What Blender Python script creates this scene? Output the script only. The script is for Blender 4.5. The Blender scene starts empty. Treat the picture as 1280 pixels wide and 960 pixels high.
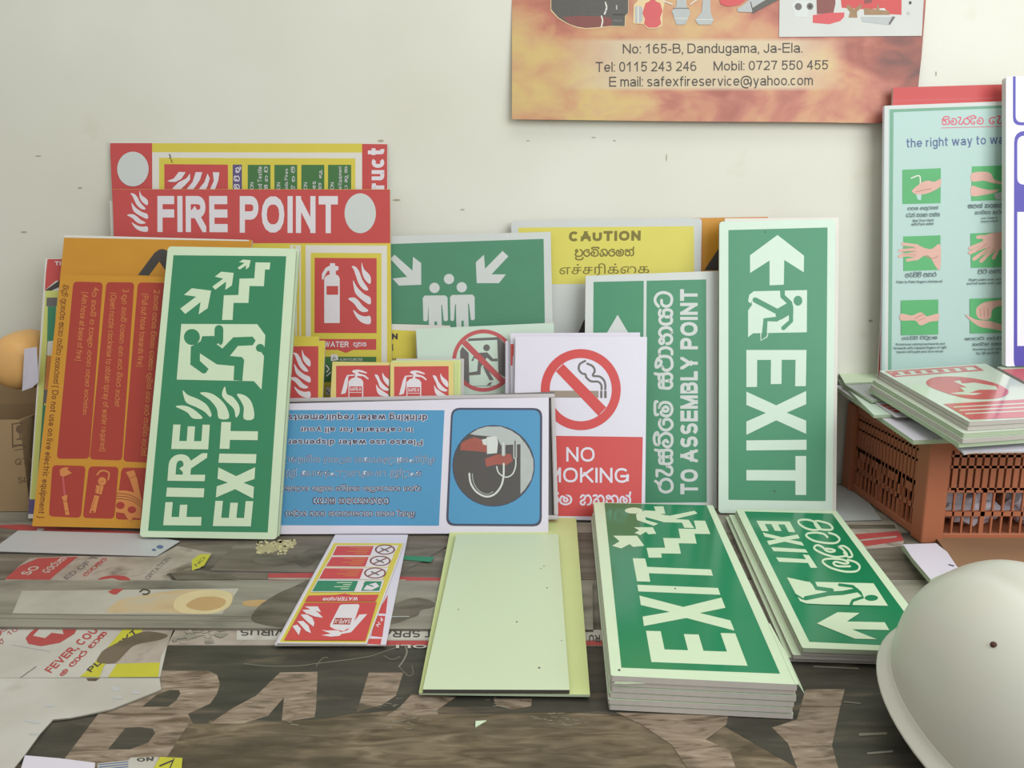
import bpy, bmesh, math, random
from mathutils import Vector, Matrix
from mathutils.geometry import tessellate_polygon
random.seed(7)
SC = bpy.context.scene
COL = SC.collection
# ------------------------------------------------------------------ camera
FPX, PITCH, CAMZ = 950.0, math.radians(10.44), 0.42
cam = bpy.data.cameras.new('camera'); cam_o = bpy.data.objects.new('camera', cam); COL.objects.link(cam_o)
cam.sensor_fit = 'HORIZONTAL'; cam.sensor_width = 36.0; cam.lens = FPX / 1280 * 36.0
cam.clip_start = 0.01
cam_o.location = (0, 0, CAMZ); cam_o.rotation_euler = (math.pi / 2 - PITCH, 0, 0)
SC.camera = cam_o
# ------------------------------------------------------------------ light and exposure
SC.view_settings.view_transform = 'Standard'; SC.view_settings.look = 'None'
SC.view_settings.gamma = 1.0; SC.view_settings.use_curve_mapping = False
SC.view_settings.exposure = 0.0
w = bpy.data.worlds.new('world'); SC.world = w; w.use_nodes = True
w.node_tree.nodes['Background'].inputs[0].default_value = (0.985, 1.0, 0.965, 1)
w.node_tree.nodes['Background'].inputs[1].default_value = 0.60
def area(name, loc, target, sx, sy, power, col):
    l = bpy.data.lights.new(name, 'AREA'); l.shape = 'RECTANGLE'; l.size = sx; l.size_y = sy
    l.energy = power; l.color = col
    o = bpy.data.objects.new(name, l); COL.objects.link(o); o.location = loc
    o.rotation_euler = (Vector(target) - Vector(loc)).to_track_quat('-Z', 'Y').to_euler()
    return o
area('window_daylight', (1.2, -0.25, 1.1), (0.85, 1.25, 0.5), 1.5, 1.3, 25, (0.95, 0.975, 1.0))
area('ceiling_lamp', (0.2, 0.5, 2.3), (0.2, 0.9, 0), 1.2, 0.5, 8, (1.0, 0.99, 0.93))

# ------------------------------------------------------------------ materials
def lin(c):
    r = []
    for v in c:
        v = v / 255.0
        r.append(v / 12.92 if v <= 0.04045 else ((v + 0.055) / 1.055) ** 2.4)
    return r
MATS = {}
def mat(name, rgb, rough=0.55, spec=0.3, var=0.05, scale=30.0):
    if name in MATS: return MATS[name]
    m = bpy.data.materials.new(name); m.use_nodes = True
    nt = m.node_tree; b = nt.nodes['Principled BSDF']
    c = lin(rgb)
    tc = nt.nodes.new('ShaderNodeTexCoord'); n = nt.nodes.new('ShaderNodeTexNoise')
    n.inputs['Scale'].default_value = scale; n.inputs['Detail'].default_value = 4
    mx = nt.nodes.new('ShaderNodeMix'); mx.data_type = 'RGBA'
    mx.inputs[6].default_value = [v * (1 - var) for v in c] + [1]
    mx.inputs[7].default_value = [min(1, v * (1 + var)) for v in c] + [1]
    nt.links.new(tc.outputs['Object'], n.inputs['Vector']); nt.links.new(n.outputs['Fac'], mx.inputs[0])
    nt.links.new(mx.outputs[2], b.inputs['Base Color'])
    b.inputs['Roughness'].default_value = rough; b.inputs['Specular IOR Level'].default_value = spec
    MATS[name] = m
    return m
def ramp_mat(name, stops, scale=6.0, stretch=(1, 1, 1), detail=6, rough=0.6, spec=0.25, distort=0.0, bump=0.0, second=None):
    """noise driven colour ramp; second=(rgb, scale, lo, hi, stretch) lays a worn blotch colour over it"""
    if name in MATS: return MATS[name]
    m = bpy.data.materials.new(name); m.use_nodes = True
    nt = m.node_tree; b = nt.nodes['Principled BSDF']; L = nt.links.new
    tc = nt.nodes.new('ShaderNodeTexCoord'); mp = nt.nodes.new('ShaderNodeMapping'); mp.inputs['Scale'].default_value = stretch
    n = nt.nodes.new('ShaderNodeTexNoise'); n.inputs['Scale'].default_value = scale; n.inputs['Detail'].default_value = detail
    n.inputs['Distortion'].default_value = distort
    r = nt.nodes.new('ShaderNodeValToRGB'); e = r.color_ramp.elements
    while len(e) < len(stops): e.new(0.5)
    for el, (p, c) in zip(e, stops): el.position = p; el.color = lin(c) + [1]
    L(tc.outputs['Object'], mp.inputs['Vector']); L(mp.outputs[0], n.inputs['Vector']); L(n.outputs['Fac'], r.inputs[0])
    out = r.outputs[0]
    if second:
        rgb, sc2, lo, hi, st2 = second
        mp2 = nt.nodes.new('ShaderNodeMapping'); mp2.inputs['Scale'].default_value = st2
        n2 = nt.nodes.new('ShaderNodeTexNoise'); n2.inputs['Scale'].default_value = sc2; n2.inputs['Detail'].default_value = 8
        mr = nt.nodes.new('ShaderNodeMapRange'); mr.inputs[1].default_value = lo; mr.inputs[2].default_value = hi
        mx = nt.nodes.new('ShaderNodeMix'); mx.data_type = 'RGBA'; mx.inputs[7].default_value = lin(rgb) + [1]
        L(tc.outputs['Object'], mp2.inputs['Vector']); L(mp2.outputs[0], n2.inputs['Vector']); L(n2.outputs['Fac'], mr.inputs[0])
        L(mr.outputs[0], mx.inputs[0]); L(out, mx.inputs[6]); out = mx.outputs[2]
    L(out, b.inputs['Base Color'])
    if bump:
        bn = nt.nodes.new('ShaderNodeBump'); bn.inputs['Strength'].default_value = bump; bn.inputs['Distance'].default_value = 0.002
        L(n.outputs['Fac'], bn.inputs['Height']); L(bn.outputs[0], b.inputs['Normal'])
    b.inputs['Roughness'].default_value = rough; b.inputs['Specular IOR Level'].default_value = spec
    MATS[name] = m
    return m

# ------------------------------------------------------------------ object helpers
def tag(o, label=None, cat=None, group=None, kind=None):
    if label: o['label'] = label
    if cat: o['category'] = cat
    if group: o['group'] = group
    if kind: o['kind'] = kind
    return o
def empty(name, loc=(0, 0, 0), label=None, cat=None, group=None):
    o = bpy.data.objects.new(name, None); COL.objects.link(o); o.location = loc; o.empty_display_size = 0.03
    return tag(o, label, cat, group)
def obj(name, bm, mats, parent=None, smooth=False):
    me = bpy.data.meshes.new(name); bm.to_mesh(me); bm.free()
    for m in (mats if isinstance(mats, (list, tuple)) else [mats]): me.materials.append(m)
    if smooth:
        for p in me.polygons: p.use_smooth = True
    o = bpy.data.objects.new(name, me); COL.objects.link(o)
    if parent: o.parent = parent
    return o
def bm_box(bm, x0, y0, z0, x1, y1, z1, mi=0):
    v = [bm.verts.new(p) for p in ((x0,y0,z0),(x1,y0,z0),(x1,y1,z0),(x0,y1,z0),(x0,y0,z1),(x1,y0,z1),(x1,y1,z1),(x0,y1,z1))]
    for f in ((0,3,2,1),(4,5,6,7),(0,1,5,4),(1,2,6,5),(2,3,7,6),(3,0,4,7)):
        bm.faces.new([v[i] for i in f]).material_index = mi
def box(name, a, b, m, parent=None, bev=0.0):
    bm = bmesh.new(); bm_box(bm, *a, *b)
    if bev: bmesh.ops.bevel(bm, geom=bm.edges[:], offset=bev, segments=2, affect='EDGES', profile=0.7)
    return obj(name, bm, m, parent)
def prism(bm, pts, z0, z1, mi_top=0, mi_side=0):
    """polygon pts (x,y) extruded between z0 and z1"""
    a = sum(p[0]*q[1]-q[0]*p[1] for p, q in zip(pts, pts[1:]+pts[:1]))
    if a < 0: pts = pts[::-1]
    bot = [bm.verts.new((p[0], p[1], z0)) for p in pts]; top = [bm.verts.new((p[0], p[1], z1)) for p in pts]
    for t in tessellate_polygon([[Vector((p[0], p[1], 0)) for p in pts]]):
        f = bm.faces.new([top[i] for i in t]); f.normal_update()
        if f.normal.z < 0: f.normal_flip()
        f.material_index = mi_top
        f = bm.faces.new([bot[i] for i in t]); f.normal_update()
        if f.normal.z > 0: f.normal_flip()
        f.material_index = mi_side
    n = len(pts)
    for i in range(n):
        f = bm.faces.new((bot[i], bot[(i+1)%n], top[(i+1)%n], top[i])); f.material_index = mi_side

# ------------------------------------------------------------------ seeing the photo's points in the room
CP, SP = math.cos(PITCH), math.sin(PITCH)
def ray(px):
    r, u = (px[0]-640)/FPX, -(px[1]-480)/FPX
    return Vector((r, CP + u*SP, -SP + u*CP))
EYE = Vector((0, 0, CAMZ))
def hit(px, p0, n):
    d = ray(px); return EYE + d * ((p0-EYE).dot(n) / d.dot(n))
def on_z(px, z=0.0): return hit(px, Vector((0, 0, z)), Vector((0, 0, 1)))
def smooth_pts(pts, closed=False, k=5):
    n = len(pts); out = []
    rng = range(n) if closed else range(n-1)
    for i in rng:
        p = [pts[(i+j) % n] if closed else pts[max(0, min(n-1, i+j))] for j in (-1, 0, 1, 2)]
        for s in range(k):
            t = s/k; t2, t3 = t*t, t*t*t
            out.append(tuple(0.5*((2*p[1][c]) + (-p[0][c]+p[2][c])*t + (2*p[0][c]-5*p[1][c]+4*p[2][c]-p[3][c])*t2 + (-p[0][c]+3*p[1][c]-3*p[2][c]+p[3][c])*t3) for c in (0, 1)))
    if not closed: out.append(tuple(pts[-1]))
    return out
def bil(q, u, v):
    """q = BL, BR, TR, TL"""
    return tuple((1-u)*(1-v)*q[0][c] + u*(1-v)*q[1][c] + u*v*q[2][c] + (1-u)*v*q[3][c] for c in (0, 1))
def ribbon(pts, wd, closed=False):
    """list of quads of a stroke of width wd, round ends"""
    P = [Vector((p[0], p[1])) for p in pts]; n = len(P); L = []; R = []
    for i in range(n):
        a = P[i-1] if (i or closed) else P[i]; b = P[(i+1) % n] if (i < n-1 or closed) else P[i]
        d = (b-a); d = d.normalized() if d.length > 1e-9 else Vector((1, 0))
        nn = Vector((-d.y, d.x)) * wd/2
        L.append(P[i]+nn); R.append(P[i]-nn)
    q = []
    for i in range(n if closed else n-1):
        j = (i+1) % n; q.append([tuple(L[i]), tuple(R[i]), tuple(R[j]), tuple(L[j])])
    if not closed:
        for c in (P[0], P[-1]):
            q.append([(c.x+wd/2*math.cos(k*math.pi/5), c.y+wd/2*math.sin(k*math.pi/5)) for k in range(10)])
    return q
# block capitals in a unit cell: s = stem width, t = bar height
def blk(ch, s=0.28, t=0.2):
    m0, m1 = 0.5-t/2, 0.5+t/2; h = s/2
    return {'E': [(0,0),(1,0),(1,t),(s,t),(s,m0),(.93,m0),(.93,m1),(s,m1),(s,1-t),(1,1-t),(1,1),(0,1)],
            'F': [(0,0),(s,0),(s,m0),(.88,m0),(.88,m1),(s,m1),(s,1-t),(1,1-t),(1,1),(0,1)],
            'T': [(.5-h,0),(.5+h,0),(.5+h,1-t),(1,1-t),(1,1),(0,1),(0,1-t),(.5-h,1-t)],
            'I': [(0,0),(1,0),(1,1),(0,1)],
            'X': [(0,0),(s*1.1,0),(.5,.5-s*.62),(1-s*1.1,0),(1,0),(.5+s*.62,.5),(1,1),(1-s*1.1,1),(.5,.5+s*.62),(s*1.1,1),(0,1),(.5-s*.62,.5)]}[ch]
# Sinhala letters as pen strokes in a unit cell: width, list of strokes
TTA = [(.08,.96),(.25,1.12),(.5,1.2),(.75,1.1),(.9,.9),(.95,.56),(.8,.19),(.5,.08),(.17,.2),(.08,.5),(.22,.74),(.46,.76)]
SIN = {
 'Ta': (1.02, [TTA]),
 'ya': (1.05, [[(.6,.62),(.42,.88),(.15,.8),(.06,.5),(.15,.15),(.4,.1),(.52,.25),(.52,.48)], [(.52,.25),(.65,.1),(.9,.12),(.98,.4),(.9,.62),(.66,.62),(.55,.78),(.72,.92),(.95,.85)]]),
 'na': (1.2, [[(.82,.08),(1.05,.18),(1.12,.5),(1.0,.82),(.74,.9),(.52,.75),(.3,.9),(.1,.8),(.2,.62),(.45,.66),(.66,.5),(.62,.2),(.4,.08),(.15,.2),(.1,.42)]]),
 'aa': (.5, [[(.0,.9),(.28,.88),(.42,.5),(.28,.12),(.0,.08)]]),
 'tha': (1.02, [[(.3,.72),(.1,.6),(.08,.35),(.27,.1),(.6,.08),(.87,.22),(.95,.56),(.88,.92),(.6,1.12),(.25,1.12),(.38,.88),(.62,.78),(.7,.95)]]),
 'sa': (1.06, [[(.08,.66),(.06,.3),(.2,.1),(.42,.12),(.52,.3),(.52,.46)], [(.52,.3),(.62,.12),(.85,.1),(.98,.3),(.95,.6)], [(.12,.66),(.92,.66)], [(.1,.66),(.1,.86),(.3,.93),(.47,.85),(.5,.68)], [(.5,.75),(.6,.92),(.82,.93),(.95,.8),(.92,.66)]]),
 'ma': (1.05, [[(.62,.93),(.88,.8),(.96,.5),(.85,.2),(.5,.06),(.15,.2),(.06,.5),(.2,.8),(.4,.74),(.36,.45),(.52,.32),(.68,.48),(.55,.68)]]),
 'e': (.85, [[(.72,.86),(.42,.93),(.1,.72),(.06,.35),(.3,.08),(.58,.1),(.76,.32),(.7,.6),(.44,.64)]]),
 'va': (1.05, [[(.3,.92),(.68,.93),(.95,.55),(.82,.15),(.45,.07),(.12,.2),(.08,.5),(.3,.68),(.5,.5),(.36,.36)]]),
 'ae': (.75, [[(.7,.4),(.65,.15),(.4,.08),(.16,.2),(.2,.45),(.42,.8),(.42,1.1)], [(.08,1.1),(.46,1.1)]]),
 'ra': (.98, [[(.78,1.2),(.62,1.0),(.2,.85),(.06,.5),(.2,.15),(.5,.07),(.8,.2),(.92,.5),(.78,.8),(.5,.88)]]),
 'pa': (1.02, [[(.3,.62),(.08,.8),(.25,.95),(.36,.75),(.14,.5),(.08,.25),(.3,.07),(.7,.08),(.95,.35),(.9,.75),(.68,.95)]]),
 'ta': (1.08, [[(.08,.72),(.25,.92),(.48,.78),(.36,.52),(.12,.4),(.1,.14),(.35,.08),(.46,.3)], [(.48,.78),(.78,.92),(1.0,.6),(.95,.2),(.72,.08)]]),
 'ha': (1.1, [[(.08,.86),(.3,.93),(.46,.7),(.2,.5),(.1,.2),(.35,.07),(.55,.3),(.5,.5)], [(.46,.7),(.76,.92),(1.02,.55),(.9,.15),(.7,.1)]]),
 'da': (.85, [[(.75,.9),(.3,.9),(.06,.55),(.2,.15),(.5,.08),(.62,.3),(.42,.42)]]),
 'la': (1.0, [[(.25,.6),(.1,.8),(.3,.95),(.5,.75),(.2,.45),(.08,.25),(.3,.06),(.7,.1),(.92,.45),(.8,.85),(.58,.9)]]),
 'ja': (1.02, [[(.1,.6),(.3,.92),(.5,.7),(.3,.5),(.1,.3),(.35,.06),(.8,.12),(.95,.5),(.75,.92)]]),
 'sha': (1.05, [[(.1,.45),(.1,.12),(.4,.08),(.45,.5),(.2,.78),(.55,.95),(.9,.8),(.95,.3),(.75,.08),(.6,.35)]]),
 'ka': (1.2, [[(.06,.8),(.25,.92),(.4,.7),(.15,.5),(.08,.2),(.3,.07),(.5,.3),(.5,.6)], [(.5,.6),(.7,.9),(1.05,.75),(1.1,.3),(.9,.07),(.72,.25)]]),
 'ba': (1.0, [[(.5,.95),(.15,.85),(.06,.45),(.2,.1),(.55,.06),(.9,.25),(.92,.65),(.7,.9),(.5,.7),(.62,.5)]]),
 ' ': (.55, []),
 # marks that sit on the letter before them
 '+': (0, [[(-.2,.92),(-.14,1.2)]]), '^': (0, [[(-.95,1.02),(-.92,1.2),(-.15,1.2),(-.12,1.05)]]),
 'i': (0, [[(-.92,1.0),(-.86,1.2),(-.5,1.28),(-.2,1.2),(-.08,1.0)]]),
 'ii': (0, [[(-.92,1.0),(-.86,1.2),(-.5,1.28),(-.2,1.2),(-.1,1.06),(-.26,1.02),(-.24,1.14)]]),
 'u': (0, [[(-.5,.02),(-.4,-.22),(-.05,-.25),(.02,-.05)]]),
 'r': (0, [[(-.95,-.08),(-.9,-.32),(-.5,-.4),(-.12,-.3),(-.08,-.1)]]),
}
FLAME = [[(578,222),(600,290),(663,360),(663,440),(610,395),(580,320)], [(478,262),(520,270),(555,320),(585,400),(645,495),(600,498),(550,440),(520,360),(500,300)],
         [(492,402),(530,470),(600,540),(663,575),(663,645),(590,605),(520,540),(498,470)], [(442,588),(500,575),(545,605),(590,660),(645,705),(600,722),(550,700),(500,635)],
         [(492,698),(550,745),(610,765),(663,762),(663,838),(590,830),(530,780)]]
def arc(cx, cy, rx, ry, a0, a1, n=14):
    """flattened round bowl"""
    o = []
    for k in range(n+1):
        t = math.radians(a0+(a1-a0)*k/n); cc, ss = math.cos(t), math.sin(t)
        o.append((cx+rx*math.copysign(abs(cc)**.88, cc), cy+ry*math.copysign(abs(ss)**.88, ss)))
    return o
CAPW = dict(A=.95, B=.84, C=.93, D=.88, E=.8, F=.74, G=.98, H=.86, J=.6, K=.9, L=.68, M=1.0, N=.86, O=1.0, P=.82, Q=1.0, R=.9, S=.84, T=.84, U=.86, V=.93, W=1.28, X=.92, Y=.92, Z=.82)
LOWW = dict(a=.67, b=.64, c=.62, d=.64, e=.68, f=.42, g=.64, h=.6, k=.62, m=.96, n=.6, o=.68, p=.64, q=.64, r=.4, s=.6, t=.4, u=.6, v=.66, w=.98, x=.66, y=.66, z=.6)
def latin(ch, w):
    """pen strokes of one sans serif letter of stem w, cap height 1: ink width, y range, strokes"""
    h = w/2; lo, hi = 0.0, 1.0
    if ch in CAPW or ch.isdigit():
        W = CAPW.get(ch, .68); X = lambda u: h+u*(W-2*h); Y = lambda v: h+v*(1-2*h)
        P = lambda *q: [(X(u), Y(v)) for u, v in q]
        A = lambda cx, cy, rx, ry, a0, a1: arc(X(cx), Y(cy), rx*(W-2*h), ry*(1-2*h), a0, a1)
        S = {'A': lambda: [P((0,0),(.5,1)), P((1,0),(.5,1)), P((.2,.3),(.8,.3))],
             'B': lambda: [P((0,0),(0,1)), P((0,1),(.5,1))+A(.55,.77,.38,.23,90,-90)+P((0,.54)), P((0,.54),(.5,.54))+A(.6,.27,.4,.27,90,-90)+P((0,0))],
             'C': lambda: [A(.5,.5,.5,.5,42,318)], 'D': lambda: [P((0,0),(0,1)), P((0,1),(.4,1))+A(.45,.5,.55,.5,90,-90)+P((0,0))],
             'E': lambda: [P((0,0),(0,1)), P((0,1),(1,1)), P((0,.52),(.9,.52)), P((0,0),(1,0))], 'F': lambda: [P((0,0),(0,1)), P((0,1),(1,1)), P((0,.52),(.85,.52))],
             'G': lambda: [A(.5,.5,.5,.5,42,340), P((.98,.44),(.98,.2)), P((.55,.44),(1,.44))], 'H': lambda: [P((0,0),(0,1)), P((1,0),(1,1)), P((0,.53),(1,.53))],
             'J': lambda: [P((1,1),(1,.3))+A(.5,.28,.5,.28,0,-180)], 'K': lambda: [P((0,0),(0,1)), P((0,.35),(1,1)), P((.35,.6),(1,0))], 'L': lambda: [P((0,0),(0,1)), P((0,0),(1,0))],
             'M': lambda: [P((0,0),(0,1)), P((1,0),(1,1)), P((0,1),(.5,0)), P((1,1),(.5,0))], 'N': lambda: [P((0,0),(0,1)), P((1,0),(1,1)), P((0,1),(1,0))],
             'O': lambda: [A(.5,.5,.5,.5,0,360)], 'P': lambda: [P((0,0),(0,1)), P((0,1),(.5,1))+A(.58,.73,.42,.27,90,-90)+P((0,.46))], 'Q': lambda: [A(.5,.5,.5,.5,0,360), P((.6,.25),(1,0))],
             'R': lambda: [P((0,0),(0,1)), P((0,1),(.5,1))+A(.56,.75,.4,.25,90,-90)+P((0,.5)), P((.5,.5),(1,0))],
             'S': lambda: [A(.5,.75,.46,.25,30,270)[:-1]+A(.5,.26,.5,.26,90,-160)], 'T': lambda: [P((.5,0),(.5,1)), P((0,1),(1,1))], 'U': lambda: [P((0,1),(0,.4))+A(.5,.36,.5,.36,180,360)+P((1,1))],
             'V': lambda: [P((0,1),(.5,0)), P((1,1),(.5,0))], 'W': lambda: [P((0,1),(.27,0)), P((.27,0),(.5,1)), P((.5,1),(.73,0)), P((.73,0),(1,1))], 'X': lambda: [P((0,0),(1,1)), P((0,1),(1,0))],
             'Y': lambda: [P((0,1),(.5,.45)), P((1,1),(.5,.45)), P((.5,0),(.5,.45))], 'Z': lambda: [P((0,1),(1,1)), P((0,0),(1,0)), P((0,0),(1,1))],
             '0': lambda: [A(.5,.5,.5,.5,0,360)], '1': lambda: [P((.6,0),(.6,1)), P((.6,1),(.15,.74))], '2': lambda: [A(.5,.72,.48,.28,160,-20)+P((.9,.5),(0,0)), P((0,0),(1,0))],
             '3': lambda: [A(.48,.77,.42,.23,155,-80)+P((.35,.53)), A(.48,.27,.5,.27,80,-155)], '4': lambda: [P((.75,0),(.75,1)), P((.75,1),(0,.3)), P((0,.3),(1,.3))], '5': lambda: [P((.92,1),(.2,1)), P((.2,1),(.08,.5)), A(.48,.32,.5,.32,140,-155)],
             '6': lambda: [A(.5,.3,.5,.3,0,360), A(.55,.5,.55,.5,60,180)+P((0,.3))], '7': lambda: [P((0,1),(1,1)), P((1,1),(.6,.5),(.4,0))], '8': lambda: [A(.5,.76,.42,.24,0,360), A(.5,.27,.5,.27,0,360)], '9': lambda: [A(.5,.7,.5,.3,0,360), A(.45,.5,.55,.5,240,360)+P((1,.7))]}[ch]()
        return W, lo, hi, S
    if ch == 'I': return w, 0, 1, [[(h, 0), (h, 1)]]
    if ch in 'il': return w, 0, 1, [[(h, 0), (h, .74 if ch == 'i' else 1)]] + ([[(h, 1-w), (h, 1)]] if ch == 'i' else [])
    if ch in '.,:': return w, -.18 if ch == ',' else 0, 1, [[(h, 0), (h, w)]] + ([[(h, .74-w), (h, .74)]] if ch == ':' else []) + ([[(h, 0), (h*.3, -.17)]] if ch == ',' else [])
    if ch == '-': return .36, 0, 1, [[(0, .36), (.36, .36)]]
    if ch == '/': return .38, 0, 1, [[(h, 0), (.38-h, 1)]]
    if ch in '()':
        p_ = arc(.34, .38, .34-h, .66, 110, 250); return .34, -.29, 1, [p_ if ch == '(' else [(.34-x, y) for x, y in p_]]
    if ch == '@': return 1.3, -.29, 1, [arc(.65, .36, .65-h, .64-h, -50, 290, 26), arc(.62, .38, .24, .26, 0, 360), [(.88, .66), (.86, .3), (1.0, .14), (1.18, .36)]]
    W = LOWW[ch]; x, y = h, h; X1 = W-h; yx = .74-h; cy = .37; ry = .37-h; rx = (W-w)/2; cx = W/2
    O = arc(cx, cy, rx, ry, 0, 360); hump = lambda a, b: arc((a+b)/2, yx-.24, (b-a)/2, .24, 180, 0)
    hi = .74
    S = {'a': lambda: [arc(cx, yx-.2, rx*.94, .2, 165, 0)+[(X1, 0)], arc(cx-.01, .215, rx, .215-h, 20, 330), [(X1, .42), (cx, .40), (cx-.08, .36)]],
         'b': lambda: [[(h, 0), (h, 1)], O], 'd': lambda: [[(X1, 0), (X1, 1)], O], 'p': lambda: [[(h, -.29), (h, .74)], O], 'q': lambda: [[(X1, -.29), (X1, .74)], O],
         'c': lambda: [arc(cx, cy, rx, ry, 45, 315)], 'e': lambda: [arc(cx, cy, rx, ry, 0, 325), [(h, .37), (X1, .37)]], 'f': lambda: [[(.16, 0), (.16, .8)]+arc(.16+.2, .8, .2, .2-h, 180, 80), [(0, .74-h), (W-.04, .74-h)]],
         'g': lambda: [O, [(X1, .74), (X1, 0)]+arc(cx, -.02, rx, .27-h, 0, -160)], 'h': lambda: [[(h, 0), (h, 1)], hump(h, X1)+[(X1, 0)]], 'k': lambda: [[(h, 0), (h, 1)], [(h, .25), (W-h*.6, .74)], [(.24, .42), (W-h*.6, 0)]],
         'm': lambda: [[(h, 0), (h, .74)], hump(h, W/2)+[(W/2, 0)], hump(W/2, X1)+[(X1, 0)]], 'n': lambda: [[(h, 0), (h, .74)], hump(h, X1)+[(X1, 0)]], 'o': lambda: [O], 'r': lambda: [[(h, 0), (h, .74)], arc(W+.02, yx-.22, W+.02-h, .22, 180, 100)],
         's': lambda: [arc(cx, .74*.75-h*.3, rx*.94, .185-h*.6, 25, 270)[:-1]+arc(cx, .19+h*.1, rx, .19-h*.7, 90, -155)], 't': lambda: [[(.16, .96), (.16, .16)]+arc(.32, .16, .16, .16-h, 180, 280), [(0, .74-h), (W-.02, .74-h)]],
         'u': lambda: [[(X1, 0), (X1, .74)], [(h, .74), (h, .25)]+arc(cx, .25, rx, .25-h, 180, 360)], 'v': lambda: [[(h, .74), (cx, 0)], [(X1, .74), (cx, 0)]], 'w': lambda: [[(h, .74), (W*.28, 0)], [(W*.28, 0), (cx, .74)], [(cx, .74), (W*.72, 0)], [(W*.72, 0), (X1, .74)]],
         'x': lambda: [[(h, 0), (X1, .74)], [(h, .74), (X1, 0)]], 'y': lambda: [[(h, .74), (cx, 0)], [(X1, .74), (W*.38, -.2), (.1, -.26)]], 'z': lambda: [[(0, yx), (W, yx)], [(0, h), (W, h)], [(h, h), (X1, yx)]]}[ch]()
    if ch in 'bdhkft': hi = 1
    if ch in 'gpqy': lo = -.29
    return W, lo, hi, S
def butt(pts, wd, ext):
    """stroke of width wd with square ends run on by ext"""
    P = [Vector(p) for p in pts]
    if (P[0]-P[-1]).length > 1e-4:
        P[0] = P[0]+(P[0]-P[1]).normalized()*ext; P[-1] = P[-1]+(P[-1]-P[-2]).normalized()*ext
    n = len(P); L = []; R = []; closed = (P[0]-P[-1]).length < 1e-4
    for i in range(n):
        a = P[i-1] if i else (P[-2] if closed else P[0]); b = P[i+1] if i < n-1 else (P[1] if closed else P[-1])
        d = (b-a).normalized(); nn = Vector((-d.y, d.x))*wd/2; L.append(P[i]+nn); R.append(P[i]-nn)
    return [[tuple(L[i]), tuple(R[i]), tuple(R[i+1]), tuple(L[i+1])] for i in range(n-1)]
def cut(P, ax, lim, sg):
    Q = []
    for i in range(len(P)):
        u, v = P[i-1], P[i]; du, dv = (u[ax]-lim)*sg, (v[ax]-lim)*sg
        if (du >= 0) != (dv >= 0): t = du/(du-dv); Q.append((u[0]+(v[0]-u[0])*t, u[1]+(v[1]-u[1])*t))
        if dv >= 0: Q.append(v)
    return Q
def lettering(s, stem, grow=0.0):
    x = 0; out = []; ys = []
    for ch in s:
        if ch == ' ': x += .34; continue
        W, lo, hi, S = latin(ch, stem); ys += [lo, hi] if ch not in '-' else []
        for pts in S:
            for q in butt(pts, stem+grow, stem*.9 if len(pts) == 2 and ch not in 'i.,:-' else 0.0):
                g = grow/2
                for ax, lim, sg in ((0, -g, 1), (0, W+g, -1), (1, lo-g, 1), (1, hi+g, -1)):
                    q = cut(q, ax, lim, sg)
                    if len(q) < 3: break
                if len(q) >= 3: out.append([(a+x, b) for a, b in q])
        x += W + .14
    return out, x-.14, min(ys), max(ys)
_txt = {}
def text_mesh(s, bold):
    k = (s, bold)
    if k not in _txt:
        cu = bpy.data.curves.new('t', 'FONT'); cu.body = s; cu.size = 1; cu.resolution_u = 3; cu.offset = bold; cu.fill_mode = 'FRONT'
        o = bpy.data.objects.new('t', cu); COL.objects.link(o)
        bpy.context.view_layer.update()
        me = o.evaluated_get(bpy.context.evaluated_depsgraph_get()).to_mesh()
        V = [(v.co.x, v.co.y) for v in me.vertices]; F = [tuple(p.vertices) for p in me.polygons]
        bpy.data.objects.remove(o); bpy.data.curves.remove(cu)
        x0, x1 = min(v[0] for v in V), max(v[0] for v in V); y0, y1 = min(v[1] for v in V), max(v[1] for v in V)
        _txt[k] = ([((x-x0)/(x1-x0), (y-y0)/(y1-y0)) for x, y in V], F)
    return _txt[k]

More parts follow.
